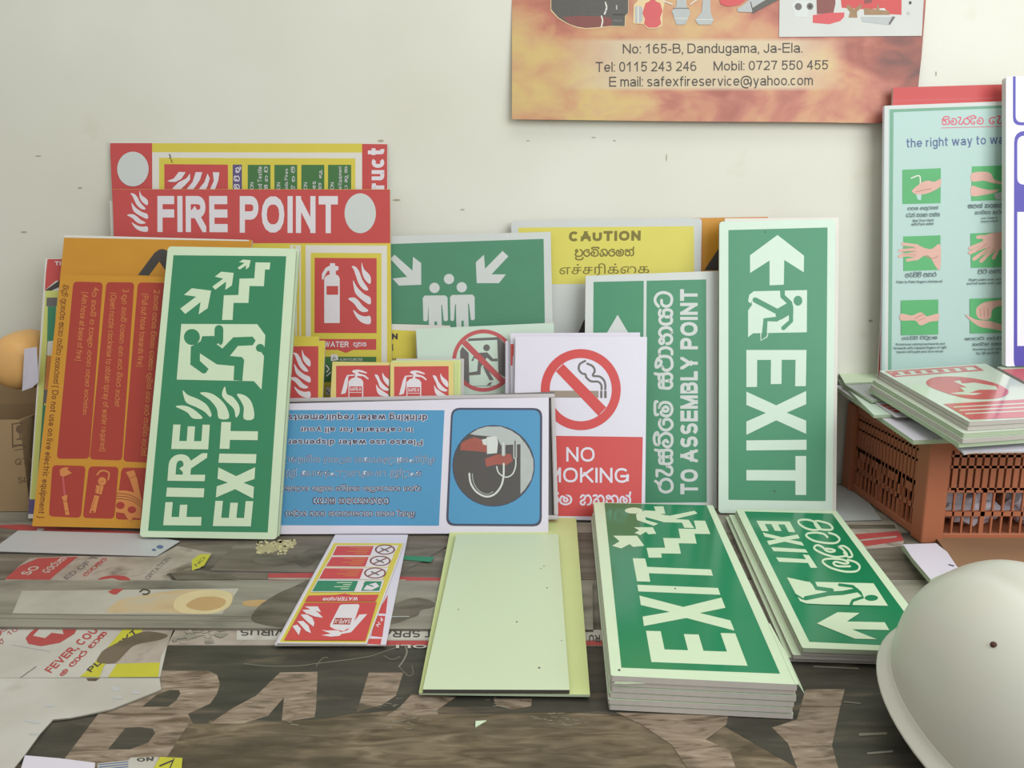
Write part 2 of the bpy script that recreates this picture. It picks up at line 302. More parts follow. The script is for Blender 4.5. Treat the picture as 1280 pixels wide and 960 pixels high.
class Canvas:
    """flat printed face lying in a plane with local frame M; shapes are given at the photo's points"""
    def __init__(s, M):
        s.M = M; s.Mi = M.inverted(); s.n = M.to_3x3().col[2].copy(); s.p0 = M.translation.copy()
        s.bm = bmesh.new(); s.mats = []; s.lay = 0; s.o = (0, 0, 1); s.off = (0, 0)
    def v(s, ox=0, oy=0, sc=1): s.o = (ox, oy, sc); return s
    def px(s, p): return (s.o[0]+p[0]/s.o[2]+s.off[0], s.o[1]+p[1]/s.o[2]+s.off[1])
    def loc(s, p):
        return s.Mi @ hit(s.px(p), s.p0, s.n)
    def mi(s, m):
        if m not in s.mats: s.mats.append(m)
        return s.mats.index(m)
    clip = None
    def add(s, tri, z, mi):
        """one triangle of print, trimmed to the board's outline"""
        P = [(q[0], q[1]) for q in tri]
        if s.clip:
            for k in range(len(s.clip)):
                (ax, ay), (bx_, by_) = s.clip[k-1], s.clip[k]
                side = lambda p: (bx_-ax)*(p[1]-ay) - (by_-ay)*(p[0]-ax)
                Q = []
                for i in range(len(P)):
                    u, v = P[i-1], P[i]; du, dv = side(u), side(v)
                    if (du >= 0) != (dv >= 0): t = du/(du-dv); Q.append((u[0]+(v[0]-u[0])*t, u[1]+(v[1]-u[1])*t))
                    if dv >= 0: Q.append(v)
                P = Q
                if len(P) < 3: return
        ar = sum(p[0]*q[1]-q[0]*p[1] for p, q in zip(P, P[1:]+P[:1]))
        if abs(ar) < 1e-12: return
        if ar < 0: P = P[::-1]
        s.bm.faces.new([s.bm.verts.new((p[0], p[1], z)) for p in P]).material_index = mi
    def z(s): s.lay += 1; return 0.0002 + 0.000022*s.lay
    def faces_local(s, polys, m, z=None):
        z = s.z() if z is None else z; mi = s.mi(m)
        for k, L in enumerate(polys):
            zk = z + (k % 6)*0.0000032
            for t in ([(0, 1, 2)] if len(L) == 3 else tessellate_polygon([[Vector((q[0], q[1], 0)) for q in L]])): s.add([L[i] for i in t], zk, mi)
    def polys(s, polys, m): s.faces_local([[s.loc(p) for p in P] for P in polys], m); return s
    def poly(s, pts, m, smooth=False): return s.polys([smooth_pts(pts, True) if smooth else pts], m)
    def rect(s, x0, y0, x1, y1, m): return s.poly([(x0, y0), (x1, y0), (x1, y1), (x0, y1)], m)
    def rquad(s, c, r, m):
        """quad with rounded corners"""
        out = []
        for i in range(4):
            p, a, b = [Vector(c[k % 4]) for k in (i, i-1, i+1)]
            pa = p+(a-p).normalized()*r; pb = p+(b-p).normalized()*r
            for k in range(5):
                t = k/4; out.append(tuple((1-t)**2*pa + 2*t*(1-t)*p + t*t*pb))
        return s.poly(out, m)
    def disc(s, cx, cy, rx, ry, m, a0=0, a1=360, n=36):
        return s.poly([(cx+rx*math.cos(math.radians(a0+(a1-a0)*k/n)), cy+ry*math.sin(math.radians(a0+(a1-a0)*k/n))) for k in range(n if a1-a0 == 360 else n+1)], m)
    def ring(s, cx, cy, rx, ry, wx, m, n=56, wy=None):
        wy = wx if wy is None else wy
        e = lambda k, d: (cx+(rx-d*wx)*math.cos(2*math.pi*k/n), cy+(ry-d*wy)*math.sin(2*math.pi*k/n))
        return s.polys([[e(k, 0), e(k+1, 0), e(k+1, 1), e(k, 1)] for k in range(n)], m)
    def stroke(s, pts, wd, m, smooth=False, closed=False):
        return s.polys(ribbon(smooth_pts(pts, closed) if smooth else pts, wd, closed), m)
    def flames(s, x0, y0, x1, y1, m):
        f = lambda p: (x0+(p[0]-442)/221*(x1-x0), y0+(p[1]-222)/616*(y1-y0))
        return s.polys([smooth_pts([f(p) for p in P], True, 3) for P in FLAME], m)
    def blks(s, ch, q, m, st=0.28, t=0.2): return s.poly([bil(q, *p) for p in blk(ch, st, t)], m)
    def quad_of(s, q):
        if len(q) == 2: (x0, y0), (x1, y1) = q; q = [(x0, y1), (x1, y1), (x1, y0), (x0, y0)]
        elif len(q) == 3: q = [q[0], q[1], (q[1][0]+q[2][0]-q[0][0], q[1][1]+q[2][1]-q[0][1]), q[2]]
        return q
    def text(s, t, q, m, bold=0.0, grow=0.0):
        q = s.quad_of(q)
        if t.isascii():
            P, x1, y0, y1 = lettering(t, 0.125+bold*2.9, grow)
            return s.polys([[bil(q, a/x1, (b-y0)/(y1-y0)) for a, b in R] for R in P], m)
        bold += grow*0.25; V, F = text_mesh(t, bold); z = s.z(); mi = s.mi(m)
        vs = [s.loc(bil(q, u, v)) for u, v in V]
        for f in F: s.add([vs[i] for i in f], z, mi)
        return s
    def sin(s, toks, q, m, wd=0.17):
        q = s.quad_of(q); x = 0; P = []
        for t in toks.split('_'):
            for k in (t.split('.') if t else [' ']):
                wdt, st = SIN[k]
                for pts in st: P += ribbon(smooth_pts([(x+a, b) for a, b in pts], False, 3), wd)
                x += wdt + (0.06 if wdt else 0)
            x += 0.45
        xs = [p[0] for R in P for p in R]; ys = [p[1] for R in P for p in R]
        x0, x1, y0, y1 = min(xs), max(xs), min(ys), max(ys)
        return s.polys([[bil(q, (a-x0)/(x1-x0), (b-y0)/(y1-y0)) for a, b in R] for R in P], m)

def round_quad(q, r, n=4):
    pts = []
    for i in range(4):
        p, u, v = Vector(q[i]), Vector(q[i-1]), Vector(q[(i+1) % 4])
        p0, p1 = p+(u-p).normalized()*r, p+(v-p).normalized()*r
        for k in range(n+1):
            t = k/n; pts.append(tuple((1-t)**2*p0+2*t*(1-t)*p+t*t*p1))
    return pts
LOG = []
TILT = 0.092      # the pile on the crate is propped up at its back
class Sign(Canvas):
    """a rigid board. plane: ('lean', y0, slope, k) -> y = y0 + slope*z + k*x ; ('flat', z)"""
    def __init__(s, name, label, cat, plane, corners, th=0.003, face=None, edge=None, r=0.001, zs=0.0012, group=None, art=True, single=False, pose=None):
        if pose is None:
            if plane[0] == 'lean':
                y0, sl = plane[1], plane[2]; k = plane[3] if len(plane) > 3 else 0
                n = Vector((k, -1, sl)).normalized(); p0 = Vector((0, y0, 0))
            elif plane[0] == 'tilt': n = Vector((0, -TILT, 1)).normalized(); p0 = Vector((0, 1.006, 0)) + Vector((0, 0, plane[1]))
            else: n = Vector((0, 0, 1)); p0 = Vector((0, 0, plane[1]))
            C = [hit(c, p0, n) for c in corners]           # TL, TR, (BR, BL)
            if len(C) == 4:
                e1 = ((C[1]-C[0]) + (C[2]-C[3])); side = (C[0]-C[3]) + (C[1]-C[2])
                e1 = (e1.normalized() + side.normalized().cross(n)).normalized()
                wd = ((C[1]-C[0]).length + (C[2]-C[3]).length)/2
            else: e1 = (C[1]-C[0]).normalized(); wd = (C[1]-C[0]).length
            e2 = n.cross(e1).normalized(); e1 = e2.cross(n).normalized()
            if len(C) == 4:
                ctr = (C[0]+C[1]+C[2]+C[3])/4; h = ((C[0]-C[3]).length + (C[1]-C[2]).length)/2
                top = ctr + e2*h/2
            else: top = (C[0]+C[1])/2; h = None
            if plane[0] == 'lean':
                drop = th*abs(n.z) + wd/2*abs(e1.z) + zs
                hh = (top.z - drop)/e2.z
                if h: LOG.append('%s w=%.3f h=%.3f (traced %.3f) base y=%.3f top y=%.3f wT=%.3f wB=%.3f' % (name, wd, hh, h, (top-e2*hh).y, top.y, (C[1]-C[0]).length, (C[2]-C[3]).length))
                else: LOG.append('%s w=%.3f h=%.3f base y=%.3f top y=%.3f topz=%.3f' % (name, wd, hh, (top-e2*hh).y, top.y, top.z))
                h = hh
            else: LOG.append('%s flat w=%.3f h=%.3f wT %.3f wB %.3f' % (name, wd, h, (C[1]-C[0]).length, (C[2]-C[3]).length))
            org = top - e2*h
            M = Matrix((( e1.x, e2.x, n.x, org.x), (e1.y, e2.y, n.y, org.y), (e1.z, e2.z, n.z, org.z), (0, 0, 0, 1)))
            Mi = M.inverted(); q = [tuple((Mi @ p)[:2]) for p in C]
            if len(q) == 4:                                # boards are not all cut true: keep the seen corners, down to the support
                if plane[0] == 'lean': q[2], q[3] = [(t_[0]+(b_[0]-t_[0])*t_[1]/(t_[1]-b_[1]), 0.0) for t_, b_ in ((q[1], q[2]), (q[0], q[3]))]
                quad = [q[3], q[2], q[1], q[0]]
            else: quad = [(-wd/2, 0), (wd/2, 0), (wd/2, h), (-wd/2, h)]
        else: M, wd, h, quad = pose
        super().__init__(M); s.quad = quad; s.clip = quad; s.w, s.h, s.th, s.name = wd, h, th, name
        s.root = empty(name, (0, 0, 0), label, cat, group); s.root.matrix_world = M
        bm = bmesh.new(); prism(bm, round_quad(quad, r), -th, 0); obj('board', bm, edge or M_EDGE, s.root)
        s.faces_local([round_quad(quad, r)], face or M_PHOS, 0.00015)
        s.done_ = False
    def done(s):
        o = obj('printed_face', s.bm, s.mats, s.root); s.done_ = True
        return s
class Sheet(Canvas):
    """thin loose sheet or flat board of any outline lying level at height z (its top): one mesh"""
    def __init__(s, name, label, cat, pts, z, th, face, edge=None, group=None, view=None):
        if isinstance(z, tuple):
            n = Vector((0, -TILT, 1)).normalized(); R3 = Matrix((Vector((1, 0, 0)), n.cross(Vector((1, 0, 0))), n)).transposed().to_4x4()
            M = Matrix.Translation((0, 1.006, z[1])) @ R3
        else: M = Matrix.Translation((0, 0, z))
        super().__init__(M)
        if view: s.v(*view)
        L = [s.loc(p) for p in pts]; c = sum((Vector((l.x, l.y)) for l in L), Vector((0, 0)))/len(L)
        M = M @ Matrix.Translation((c.x, c.y, 0)); s.M = M; s.Mi = M.inverted(); s.p0 = M.translation.copy()
        s.mi(edge or face); prism(s.bm, [(l.x-c.x, l.y-c.y) for l in L], -th+0.00015, 0)
        s.faces_local([[(l.x-c.x, l.y-c.y) for l in L]], face, 0.0001)
        s.name, s.label, s.cat, s.group, s.pos = name, label, cat, group, M
    def done(s, parent=None):
        o = obj(s.name, s.bm, s.mats, parent); o.matrix_world = s.pos
        if s.label: tag(o, s.label, s.cat, s.group)
        return o
# ------------------------------------------------------------------ colours
M_PHOS = mat('phosphor_pale_green', (208, 226, 194), 0.42, 0.35, 0.03)
M_PHOS2 = mat('phosphor_mint', (203, 221, 205), 0.42, 0.35, 0.02)
M_PHOSY = mat('phosphor_yellow', (206, 218, 150), 0.42, 0.35, 0.05, 12)
M_EDGE = mat('board_edge_grey', (186, 180, 172), 0.7, 0.2, 0.08, 120)
M_EDGEG = mat('board_edge_green_grey', (172, 186, 158), 0.7, 0.2, 0.06, 90)
M_GREEN = mat('safety_green', (58, 134, 94), 0.35, 0.4, 0.04)
M_GREENL = mat('safety_green_light', (68, 138, 102), 0.4, 0.35, 0.04)
M_GREENA = mat('assembly_green', (84, 140, 110), 0.45, 0.3, 0.05)
M_GREENG = mat('safety_green_glossy', (28, 128, 84), 0.16, 0.5, 0.05, 9)
M_GREEND = mat('small_panel_green', (74, 118, 72), 0.5, 0.3, 0.05)
M_RED = mat('sign_red', (197, 82, 80), 0.45, 0.3, 0.03)
M_REDB = mat('brick_red', (170, 66, 54), 0.45, 0.3, 0.04)
M_REDN = mat('no_smoking_red', (203, 76, 74), 0.4, 0.35, 0.03)
M_REDP = mat('prohibition_pink_red', (196, 96, 98), 0.45, 0.3, 0.03)
M_AMBER = mat('amber', (203, 144, 48), 0.42, 0.35, 0.04)
M_AMBERD = mat('amber_print', (212, 136, 78), 0.5, 0.3, 0.04)
M_BROWN = mat('brown_print', (122, 74, 42), 0.5, 0.3, 0.04)
M_YEL = mat('sign_yellow', (215, 199, 82), 0.45, 0.3, 0.03)
M_YELP = mat('pale_sign_yellow', (222, 204, 130), 0.45, 0.3, 0.03)
M_YELC = mat('caution_yellow', (218, 208, 100), 0.45, 0.3, 0.03)
M_YELT = mat('tape_yellow', (196, 192, 62), 0.5, 0.3, 0.1, 40)
M_WHITE = mat('print_white', (224, 218, 222), 0.45, 0.3, 0.02)
M_LILAC = mat('lilac_white', (219, 214, 226), 0.35, 0.35, 0.02)
M_OFFW = mat('off_white', (222, 218, 208), 0.5, 0.3, 0.03)
M_GREYW = mat('grey_white', (206, 210, 206), 0.5, 0.3, 0.03)
M_BLACK = mat('print_black', (74, 70, 66), 0.5, 0.3, 0.05)
M_DARK = mat('dark_grey_print', (112, 108, 106), 0.5, 0.3, 0.04)
M_OLIVE = mat('olive_print', (128, 118, 58), 0.5, 0.3, 0.04)
M_NAVY = mat('slate_blue_print', (76, 78, 98), 0.5, 0.3, 0.04)
M_BLUE = mat('water_blue', (84, 149, 190), 0.3, 0.4, 0.04, 8)
M_PURP = mat('violet_blue', (88, 80, 170), 0.4, 0.35, 0.03)
M_PURPD = mat('dull_purple', (98, 86, 128), 0.5, 0.3, 0.04)
M_MINT = mat('mint', (176, 203, 196), 0.4, 0.35, 0.02, 6)
M_MGREEN = mat('photo_green', (92, 172, 112), 0.45, 0.3, 0.14, 14)
M_SKIN = mat('printed_skin', (214, 172, 158), 0.5, 0.3, 0.08, 50)
M_SKIND = mat('printed_skin_shadow', (184, 138, 122), 0.5, 0.3, 0.08, 50)
M_SLATE = mat('slate_print', (96, 112, 150), 0.5, 0.3, 0.03)
M_PINKT = mat('pink_red_print', (214, 100, 120), 0.5, 0.3, 0.03)
M_SILV = mat('printed_silver', (178, 182, 180), 0.45, 0.3, 0.1, 60)
M_ALU = mat('aluminium_frame', (196, 190, 190), 0.4, 0.5, 0.04)
M_MAROON = mat('printed_maroon', (134, 84, 80), 0.5, 0.3, 0.08, 60)
M_BLACKW = ramp_mat('worn_black_paint', [(0.3, (58, 56, 48)), (0.58, (74, 71, 61)), (0.75, (92, 85, 71))], 14, (1, 5, 1), 10, 0.5, 0.3, 0.5, 0.1, ((106, 94, 78), 10, 0.6, 0.72, (1, 5, 1)))
WOOD2 = ((78, 70, 56), 7, 0.45, 0.68, (1, 2.5, 1))
M_WOOD = ramp_mat('worn_brown_wood', [(0.32, (84, 73, 55)), (0.5, (112, 99, 78)), (0.68, (136, 122, 100))], 20, (1, 4.5, 1), 14, 0.62, 0.25, 1.2, 0.5, WOOD2)
M_WOODL = ramp_mat('bare_brown_wood', [(0.34, (104, 90, 72)), (0.47, (140, 124, 106)), (0.6, (152, 136, 118)), (0.72, (172, 156, 138))], 24, (1, 4.5, 1), 14, 0.65, 0.2, 1.4, 0.6, ((96, 86, 70), 16, 0.58, 0.7, (1, 3, 1)))
M_PLANK = ramp_mat('grey_plank', [(0.3, (128, 124, 111)), (0.55, (152, 148, 134)), (0.75, (166, 162, 147))], 5, (1, 8, 1), 8, 0.6, 0.25, 0.2, 0.1, ((70, 65, 56), 5, 0.56, 0.72, (1, 2, 1)))
M_PLANKB = ramp_mat('brown_grey_plank', [(0.3, (94, 86, 75)), (0.55, (122, 114, 102)), (0.75, (146, 137, 124))], 6, (1, 8, 1), 9, 0.6, 0.25, 0.2, 0.12, ((66, 61, 54), 6, 0.55, 0.7, (1, 2, 1)))
M_DIRTYW = ramp_mat('dirty_white_print', [(0.3, (180, 176, 165)), (0.55, (196, 193, 183)), (0.8, (206, 204, 195))], 9, (1, 1, 1), 7, 0.5, 0.3, 0, 0, ((150, 142, 126), 11, 0.62, 0.78, (1, 1, 1)))
M_DIRTYP = ramp_mat('dirty_pinkish_print', [(0.3, (138, 126, 112)), (0.5, (172, 161, 149)), (0.75, (190, 179, 168))], 14, (1, 1, 1), 8, 0.55, 0.25, 0, 0, ((112, 102, 88), 16, 0.56, 0.7, (1, 1, 1)))
M_REDW = mat('worn_red_print', (178, 78, 76), 0.5, 0.25, 0.1, 40)
M_SHEETG = mat('grey_white_sheet', (190, 192, 192), 0.45, 0.3, 0.04, 8)

# ------------------------------------------------------------------ the room
WALLY = 1.302
M_WALL = ramp_mat('cream_wall_paint', [(0.3, (219, 217, 202)), (0.5, (223, 222, 209)), (0.7, (228, 227, 216))], 3, (1, 1, 1), 6, 0.8, 0.15, 0.0, 0.05, ((208, 198, 172), 7, 0.64, 0.8, (1, 1, 1)))
bm = bmesh.new(); bm_box(bm, -2.6, WALLY, -0.8, 2.6, WALLY+0.12, 2.0); wall = obj('wall_back', bm, M_WALL); tag(wall, 'cream painted wall behind the signs', 'wall', kind='structure')
M_FLOOR = ramp_mat('grey_cement_floor', [(0.3, (120, 116, 110)), (0.7, (150, 146, 138))], 4)
bm = bmesh.new(); bm_box(bm, -2.6, -2.2, -0.84, 2.6, WALLY+0.12, -0.8); tag(obj('floor', bm, M_FLOOR), 'grey cement floor', 'floor', kind='structure')
# specks and scuffs on the plaster
M_SCUFF = mat('wall_scuff', (176, 168, 146), 0.8, 0.1, 0.1)
cv = Canvas(Matrix(((1, 0, 0, 0), (0, 0, -1, WALLY), (0, 1, 0, 0), (0, 0, 0, 1))))
for x, y, a, b in ((1086, 91, 1.6, 1.4), (833, 197, .8, 5), (1088, 401, 3, 1.6), (660, 176, 2.5, .7), (48, 195, 4, .8), (100, 235, 3, 1), (742, 172, 3, .8), (768, 176, 2, .8), (476, 176, 4, 1.6), (496, 250, 5, 1.2), (512, 318, 3, 1), (578, 262, 3, .8), (1170, 92, .8, 3), (30, 290, 4, 1)):
    cv.disc(x, y, a, b, M_SCUFF, n=8)
bpy.context.view_layer.update(); obj('paint_scuffs', cv.bm, cv.mats, wall).matrix_world = cv.M

# ------------------------------------------------------------------ the work table
table = empty('work_table', (0, 0.8, -0.8), 'long wooden work table covered with old painted boards and printed scraps', 'table')
def tpart(name, bm, m):
    o = obj(name, bm, m, table); o.location = (0, -0.8, 0.8); return o
def yz(py): return on_z((640, py)).y
ycut = [0.30, yz(806), yz(786.5), yz(724.5), yz(666), WALLY-0.004]
for i, (m, dz) in enumerate(((M_WOOD, 0), (M_PLANKB, 0), (M_PLANK, 0), (M_PLANKB, 0), (M_PLANK, 0))):
    bm = bmesh.new(); bm_box(bm, -1.35, ycut[i]+0.0008, -0.022, 1.35, ycut[i+1]-0.0008, dz)
    o = tpart('plank', bm, m)
    if i == 0: front = o; tag(o, 'front table board with large worn black lettering')
for sx in (-1.3, 1.22):
    for y in (0.34, 1.2):
        bm = bmesh.new(); bm_box(bm, sx, y, -0.8, sx+0.08, y+0.08, -0.09); tpart('leg', bm, M_WOOD)
bm = bmesh.new(); bm_box(bm, -1.3, 0.36, -0.09, 1.3, 0.40, -0.022); bm_box(bm, -1.3, 1.22, -0.09, 1.3, 1.26, -0.022); tpart('apron', bm, M_WOOD)
# the old lettering painted on the front board
p = Canvas(Matrix.Identity(4))
p.poly([(205,807),(1120,807),(1180,960),(1000,962),(900,905),(760,893),(700,890),(560,893),(500,888),(440,892),(395,900),(300,906),(262,900),(235,960),(60,950),(0,960),(0,900),(130,880),(190,846)], M_BLACKW)
p.v(0, 720, 4)
p.poly([(800,470),(850,475),(1040,475),(1085,495),(1100,540),(1085,590),(1050,640),(940,690),(965,740),(960,800),(930,860),(900,900),(880,960),(300,960),(330,905),(500,680),(800,570)], M_WOODL, False)
p.poly([(710,655),(790,590),(850,570),(895,572),(902,590),(880,625),(840,655)], M_BLACKW)
p.poly([(540,868),(628,760),(700,756),(765,765),(775,790),(740,835),(650,868)], M_BLACKW)
p.v()
p.poly([(350,841),(397,840),(395,886),(393,897),(352,903),(355,872),(335,895),(300,906),(262,905),(290,886),(320,870)], M_WOODL)
p.poly([(461,841),(504,841),(495,870),(477,882),(446,890)], M_WOODL)
p.poly([(515,868),(571,871),(546,888),(552,908),(505,912),(470,904),(500,884)], M_WOODL)
p.poly([(617,874),(640,874),(665,874),(664,883),(640,888),(620,882)], M_WOODL)
p.poly([(770,891),(910,895),(908,906),(882,925),(912,938),(920,962),(860,962),(840,932),(800,905)], M_WOODL)
p.poly([(1007,862),(1056,862),(1050,885),(1040,932),(1048,962),(997,962),(985,930),(965,910),(996,900)], M_WOODL)
p.poly([(236,905),(300,905),(420,898),(560,893),(690,892),(780,897),(830,935),(850,1100),(560,1100),(240,1100),(200,960)], M_WOOD)
# chalk like scratches and a compass arc left on the black paint
M_SCR = mat('pale_scratch', (132, 128, 114), 0.6, 0.2, 0.1)
p.v(320, 720, 4)
for pts, wd in (([(-60,440),(60,452),(200,452),(300,440),(400,428),(560,405),(640,380),(700,360)], 3), ([(745,350),(755,380),(740,420),(715,455)], 8), ([(720,460),(760,500),(785,490),(780,450)], 3), ([(300,455),(330,415),(360,410)], 3), ([(640,400),(680,420),(720,405)], 3)):
    p.stroke(pts, wd, M_SCR, True)
L0 = p.lay; rr = random.Random(3)
for k in range(70):
    x, y = rr.choice([(600, 720), (680, 690), (800, 720), (860, 700), (170, 720), (1200, 630), (1500, 720), (1560, 715), (1600, 730), (720, 740), (640, 640), (1420, 700), (2450, 610)]); x += rr.uniform(-60, 60); y += rr.uniform(-30, 30)
    p.lay = L0; p.stroke([(x, y), (x+rr.uniform(8, 40), y+rr.uniform(-4, 5))], rr.uniform(2, 5), M_SCR)
p.v(960, 720, 4)
for x0, y0, x1, y1, wd in ((460,795,590,790,14), (500,890,620,880,10), (380,632,460,640,6), (230,455,450,465,8)): p.stroke([(x0, y0), (x1, y1)], wd, M_SCR)
p.v()
o = obj('painted_lettering', p.bm, p.mats, front)
# ================================================================== signs leaning on the wall, rear ones first
# ---- extinguisher class chart
s = Sign('extinguisher_chart_sign', 'red and yellow extinguisher chart, rearmost on the left, white disc in its top corner', 'sign', ('lean', 1.246, 0.085), [(137.3,176.5),(484.5,178.5)], 0.004, M_OFFW, art=True)
s.v(130,170,6.4).poly([(50,57),(385,57),(400,2000),(75,2000)], M_RED)
s.v().poly([(190.2,179),(452.7,179.5),(453,560),(192,560)], M_YEL)
s.poly([(190.3,190.3),(452.6,190.8),(452.8,560),(191.5,560)], M_OFFW).poly([(199,197.3),(444.3,198),(444.5,560),(199.6,560)], M_YEL)
s.poly([(205.4,205.2),(285,205.8),(285.5,330),(206,330)], M_RED).poly([(290.9,205.8),(302.4,205.8),(303,330),(291.3,330)], M_PURPD)
s.v(280,170,5.818)
for a, b in ((173,338),(367,533),(563,730),(757,925)): s.poly([(a,210),(b,210),(b,900),(a,900)], M_GREEND)
s.poly([(1005,58),(1187,60),(1190,2000),(1008,2000)], M_RED)
s.text('ruct', [(1166,388),(1166,90),(1042,90),(1042,388)], M_WHITE, 0.035)
for a, t1, t2 in ((173,'Wood Textile','ood'),(367,'Liquids Fires','Liquid'),(563,'Fires','res'),(757,'Electrical Equipment','Fire')):
    s.text('ON', [(a+43,388),(a+43,338),(a+17,338),(a+17,388)], M_WHITE)
for x, y0, t in ((276,222,'Wood Textile'),(472,238,'Liquids Fires'),(668,330,'Fires'),(862,222,'al Equipment')):
    s.text(t, [(x,388+(60 if 'W' in t or 'L' in t or 'F' == t[0] else 0)),(x,y0),(x-30,y0),(x-30,388+(60 if 'W' in t or 'L' in t or 'F' == t[0] else 0))], M_WHITE)
for x, y0, k in ((320,222,'sa.i_ta_pa.i'),(516,222,'da.i_la_ba.i'),(715,246,'va.i_ja.u'),(905,222,'pa_ka.u_na')):
    s.sin(k, [(x,400),(x,y0),(x-28,y0),(x-28,400)], M_WHITE, 0.14)
s.sin('la.i_pa.i_ja.u', [(125,392),(125,222),(72,222),(72,392)], M_WHITE, 0.2)
s.v(130,170,6.4).disc(233,265,126,139,M_GREYW)
for P in ([(508,360),(560,340),(600,288),(655,290),(620,345),(575,368),(530,368)], [(548,420),(600,370),(660,340),(690,300),(690,350),(650,395),(600,440)], [(665,422),(710,370),(735,290),(788,290),(770,350),(730,410),(700,440)],
          [(762,422),(805,370),(830,300),(848,340),(830,400),(810,440)], [(852,422),(880,360),(872,290),(925,292),(915,360),(885,440)]): s.poly(P, M_WHITE)
s.v().stroke([(212,193),(213.5,196),(212.5,198)], 1.2, M_BLACK); s.stroke([(214,199),(215.5,203)], .8, M_BLACK)
s.done()

# ---- FIRE POINT
b = Sign('blank_board', 'white blank board peeping out behind the left edge of the FIRE POINT sign', 'board', ('lean', 1.226, 0.1), [(137.2,251),(300,251.5)], 0.003, M_OFFW); b.done()
s = Sign('fire_point_sign', 'red FIRE POINT sign with white disc and yellow extinguisher panel', 'sign', ('lean', 1.212, 0.115), [(140.3,236.4),(487.5,236.6)], 0.004, M_YEL)
s.v().poly([(140.3,236.6),(487.4,236.9),(487.8,304),(142,304)], M_RED)
s.v(130,170,6.4).flames(185,438,348,765,M_WHITE)
s.v(130,170,6.4).text('FIRE', [(428,768),(990,770),(986,480),(428,480)], M_WHITE, 0.035)
s.v(280,170,5.818).text('POINT', [(115,703),(828,707),(828,437),(115,437)], M_WHITE, 0.035).disc(991,562,114,145,M_GREYW)
s.v(380,300,8).poly([(-140,52),(-30,52),(-30,2000),(-140,2000)], M_OFFW).poly([(15,52),(830,56),(830,2000),(20,2000)], M_OFFW).poly([(68,128),(775,132),(775,2000),(70,2000)], M_YEL)
s.poly([(-105,60),(-85,60),(-85,2000),(-105,2000)], M_YEL).poly([(-70,130),(-45,130),(-45,2000),(-70,2000)], M_YEL)
s.poly([(107,178),(727,182),(727,932),(105,930)], M_RED)
s.poly([(203,830),(203,385),(225,358),(258,345),(255,305),(235,310),(215,345),(193,395),(180,395),(180,340),(215,280),(260,255),(262,232),(310,232),(312,258),(345,265),(345,300),(318,310),(318,345),(345,358),(358,385),(358,830)], M_WHITE)
s.rect(226,460,342,548,M_RED).flames(442,222,663,838,M_WHITE)
s.v(340,400,8).poly([(425,190),(1043,190),(1043,298),(815,298),(740,330),(660,298),(425,298)], M_RED).poly([(425,366),(1043,368),(1043,620),(425,620)], M_GREEND)
s.text('WATER', [(520,270),(768,272),(768,215),(520,214)], M_WHITE, 0.02).sin('ja.u_la_ya'.replace('_', '.'), [(812,274),(945,278),(945,222),(812,220)], M_WHITE, 0.16)
s.poly([(590,345),(655,345),(665,400),(590,410)], M_WHITE).stroke([(608,392),(622,362),(640,385),(608,392)], 8, M_GREEND).text('ALWAYS LINE ONE', [(680,408),(905,408),(905,382),(680,382)], M_WHITE)
s.stroke([(545,455),(572,490),(548,520)], 14, M_WHITE).stroke([(548,560),(585,525)], 12, M_WHITE).rect(538,672,590,750,M_WHITE).stroke([(545,700),(580,740)], 8, M_BLACK).rect(530,625,600,660,M_YEL)
s.done()

# ---- far left first aid strip sign behind the amber signs
s = Sign('narrow_tall_sign', 'yellow-green sign with red top showing as a strip left of the amber signs', 'sign', ('lean', 1.112, 0.33), [(57,323),(190,325.5),(174,645),(35.6,642.5)], 0.004, M_OFFW, zs=0.003)
s.v().poly([(59.5,323.8),(180,325),(178,350),(70,351),(56,363),(57.5,340)], M_RED).text('TIPS', [(68.5,331.5),(88,331.8),(88,327),(68.5,326.7)], M_WHITE, 0.03)
s.poly([(57,362.5),(75,350),(180,350),(178,356),(76,358),(56.8,367)], M_BLACK)
s.v(0,400,3.556).poly([(203,-130),(320,-130),(290,800),(135,800)], mat('pale_lime', (208, 210, 120), 0.45, 0.3, 0.04))
s.v().poly([(58.5,372),(72,372),(71,383),(58,383)], M_DARK)
s.v(0,400,3.556).stroke([(224,-60),(172,690)], 5, M_BLACK).poly([(213,-60),(250,-60),(242,95),(210,95)], M_GREENL).poly([(213,95),(236,92),(233,155),(209,157)], M_OFFW)
s.poly([(209,160),(240,160),(232,310),(198,310)], M_AMBERD).poly([(198,310),(236,310),(232,370),(193,370)], M_DARK).poly([(192,380),(240,380),(215,700),(172,700)], M_GREEN).poly([(128,797),(156,797),(152,862),(125,862)], M_PURPD)
s.done()

# ---- amber warning sign
s = Sign('amber_warning_sign', 'plain amber sign with black triangle outline behind the fire hose sign', 'sign', ('lean', 1.094, 0.31), [(80.5,293.8),(315,300)], 0.004, M_AMBER, zs=0.003)
s.v().poly([(80,293),(311,299),(311,301.5),(80,297)], M_OFFW).v(0,160,4).poly([(690,735),(772,625),(795,608),(815,605),(836,613),(930,760),(880,790),(797,668),(745,738)], M_BLACK)
s.done()

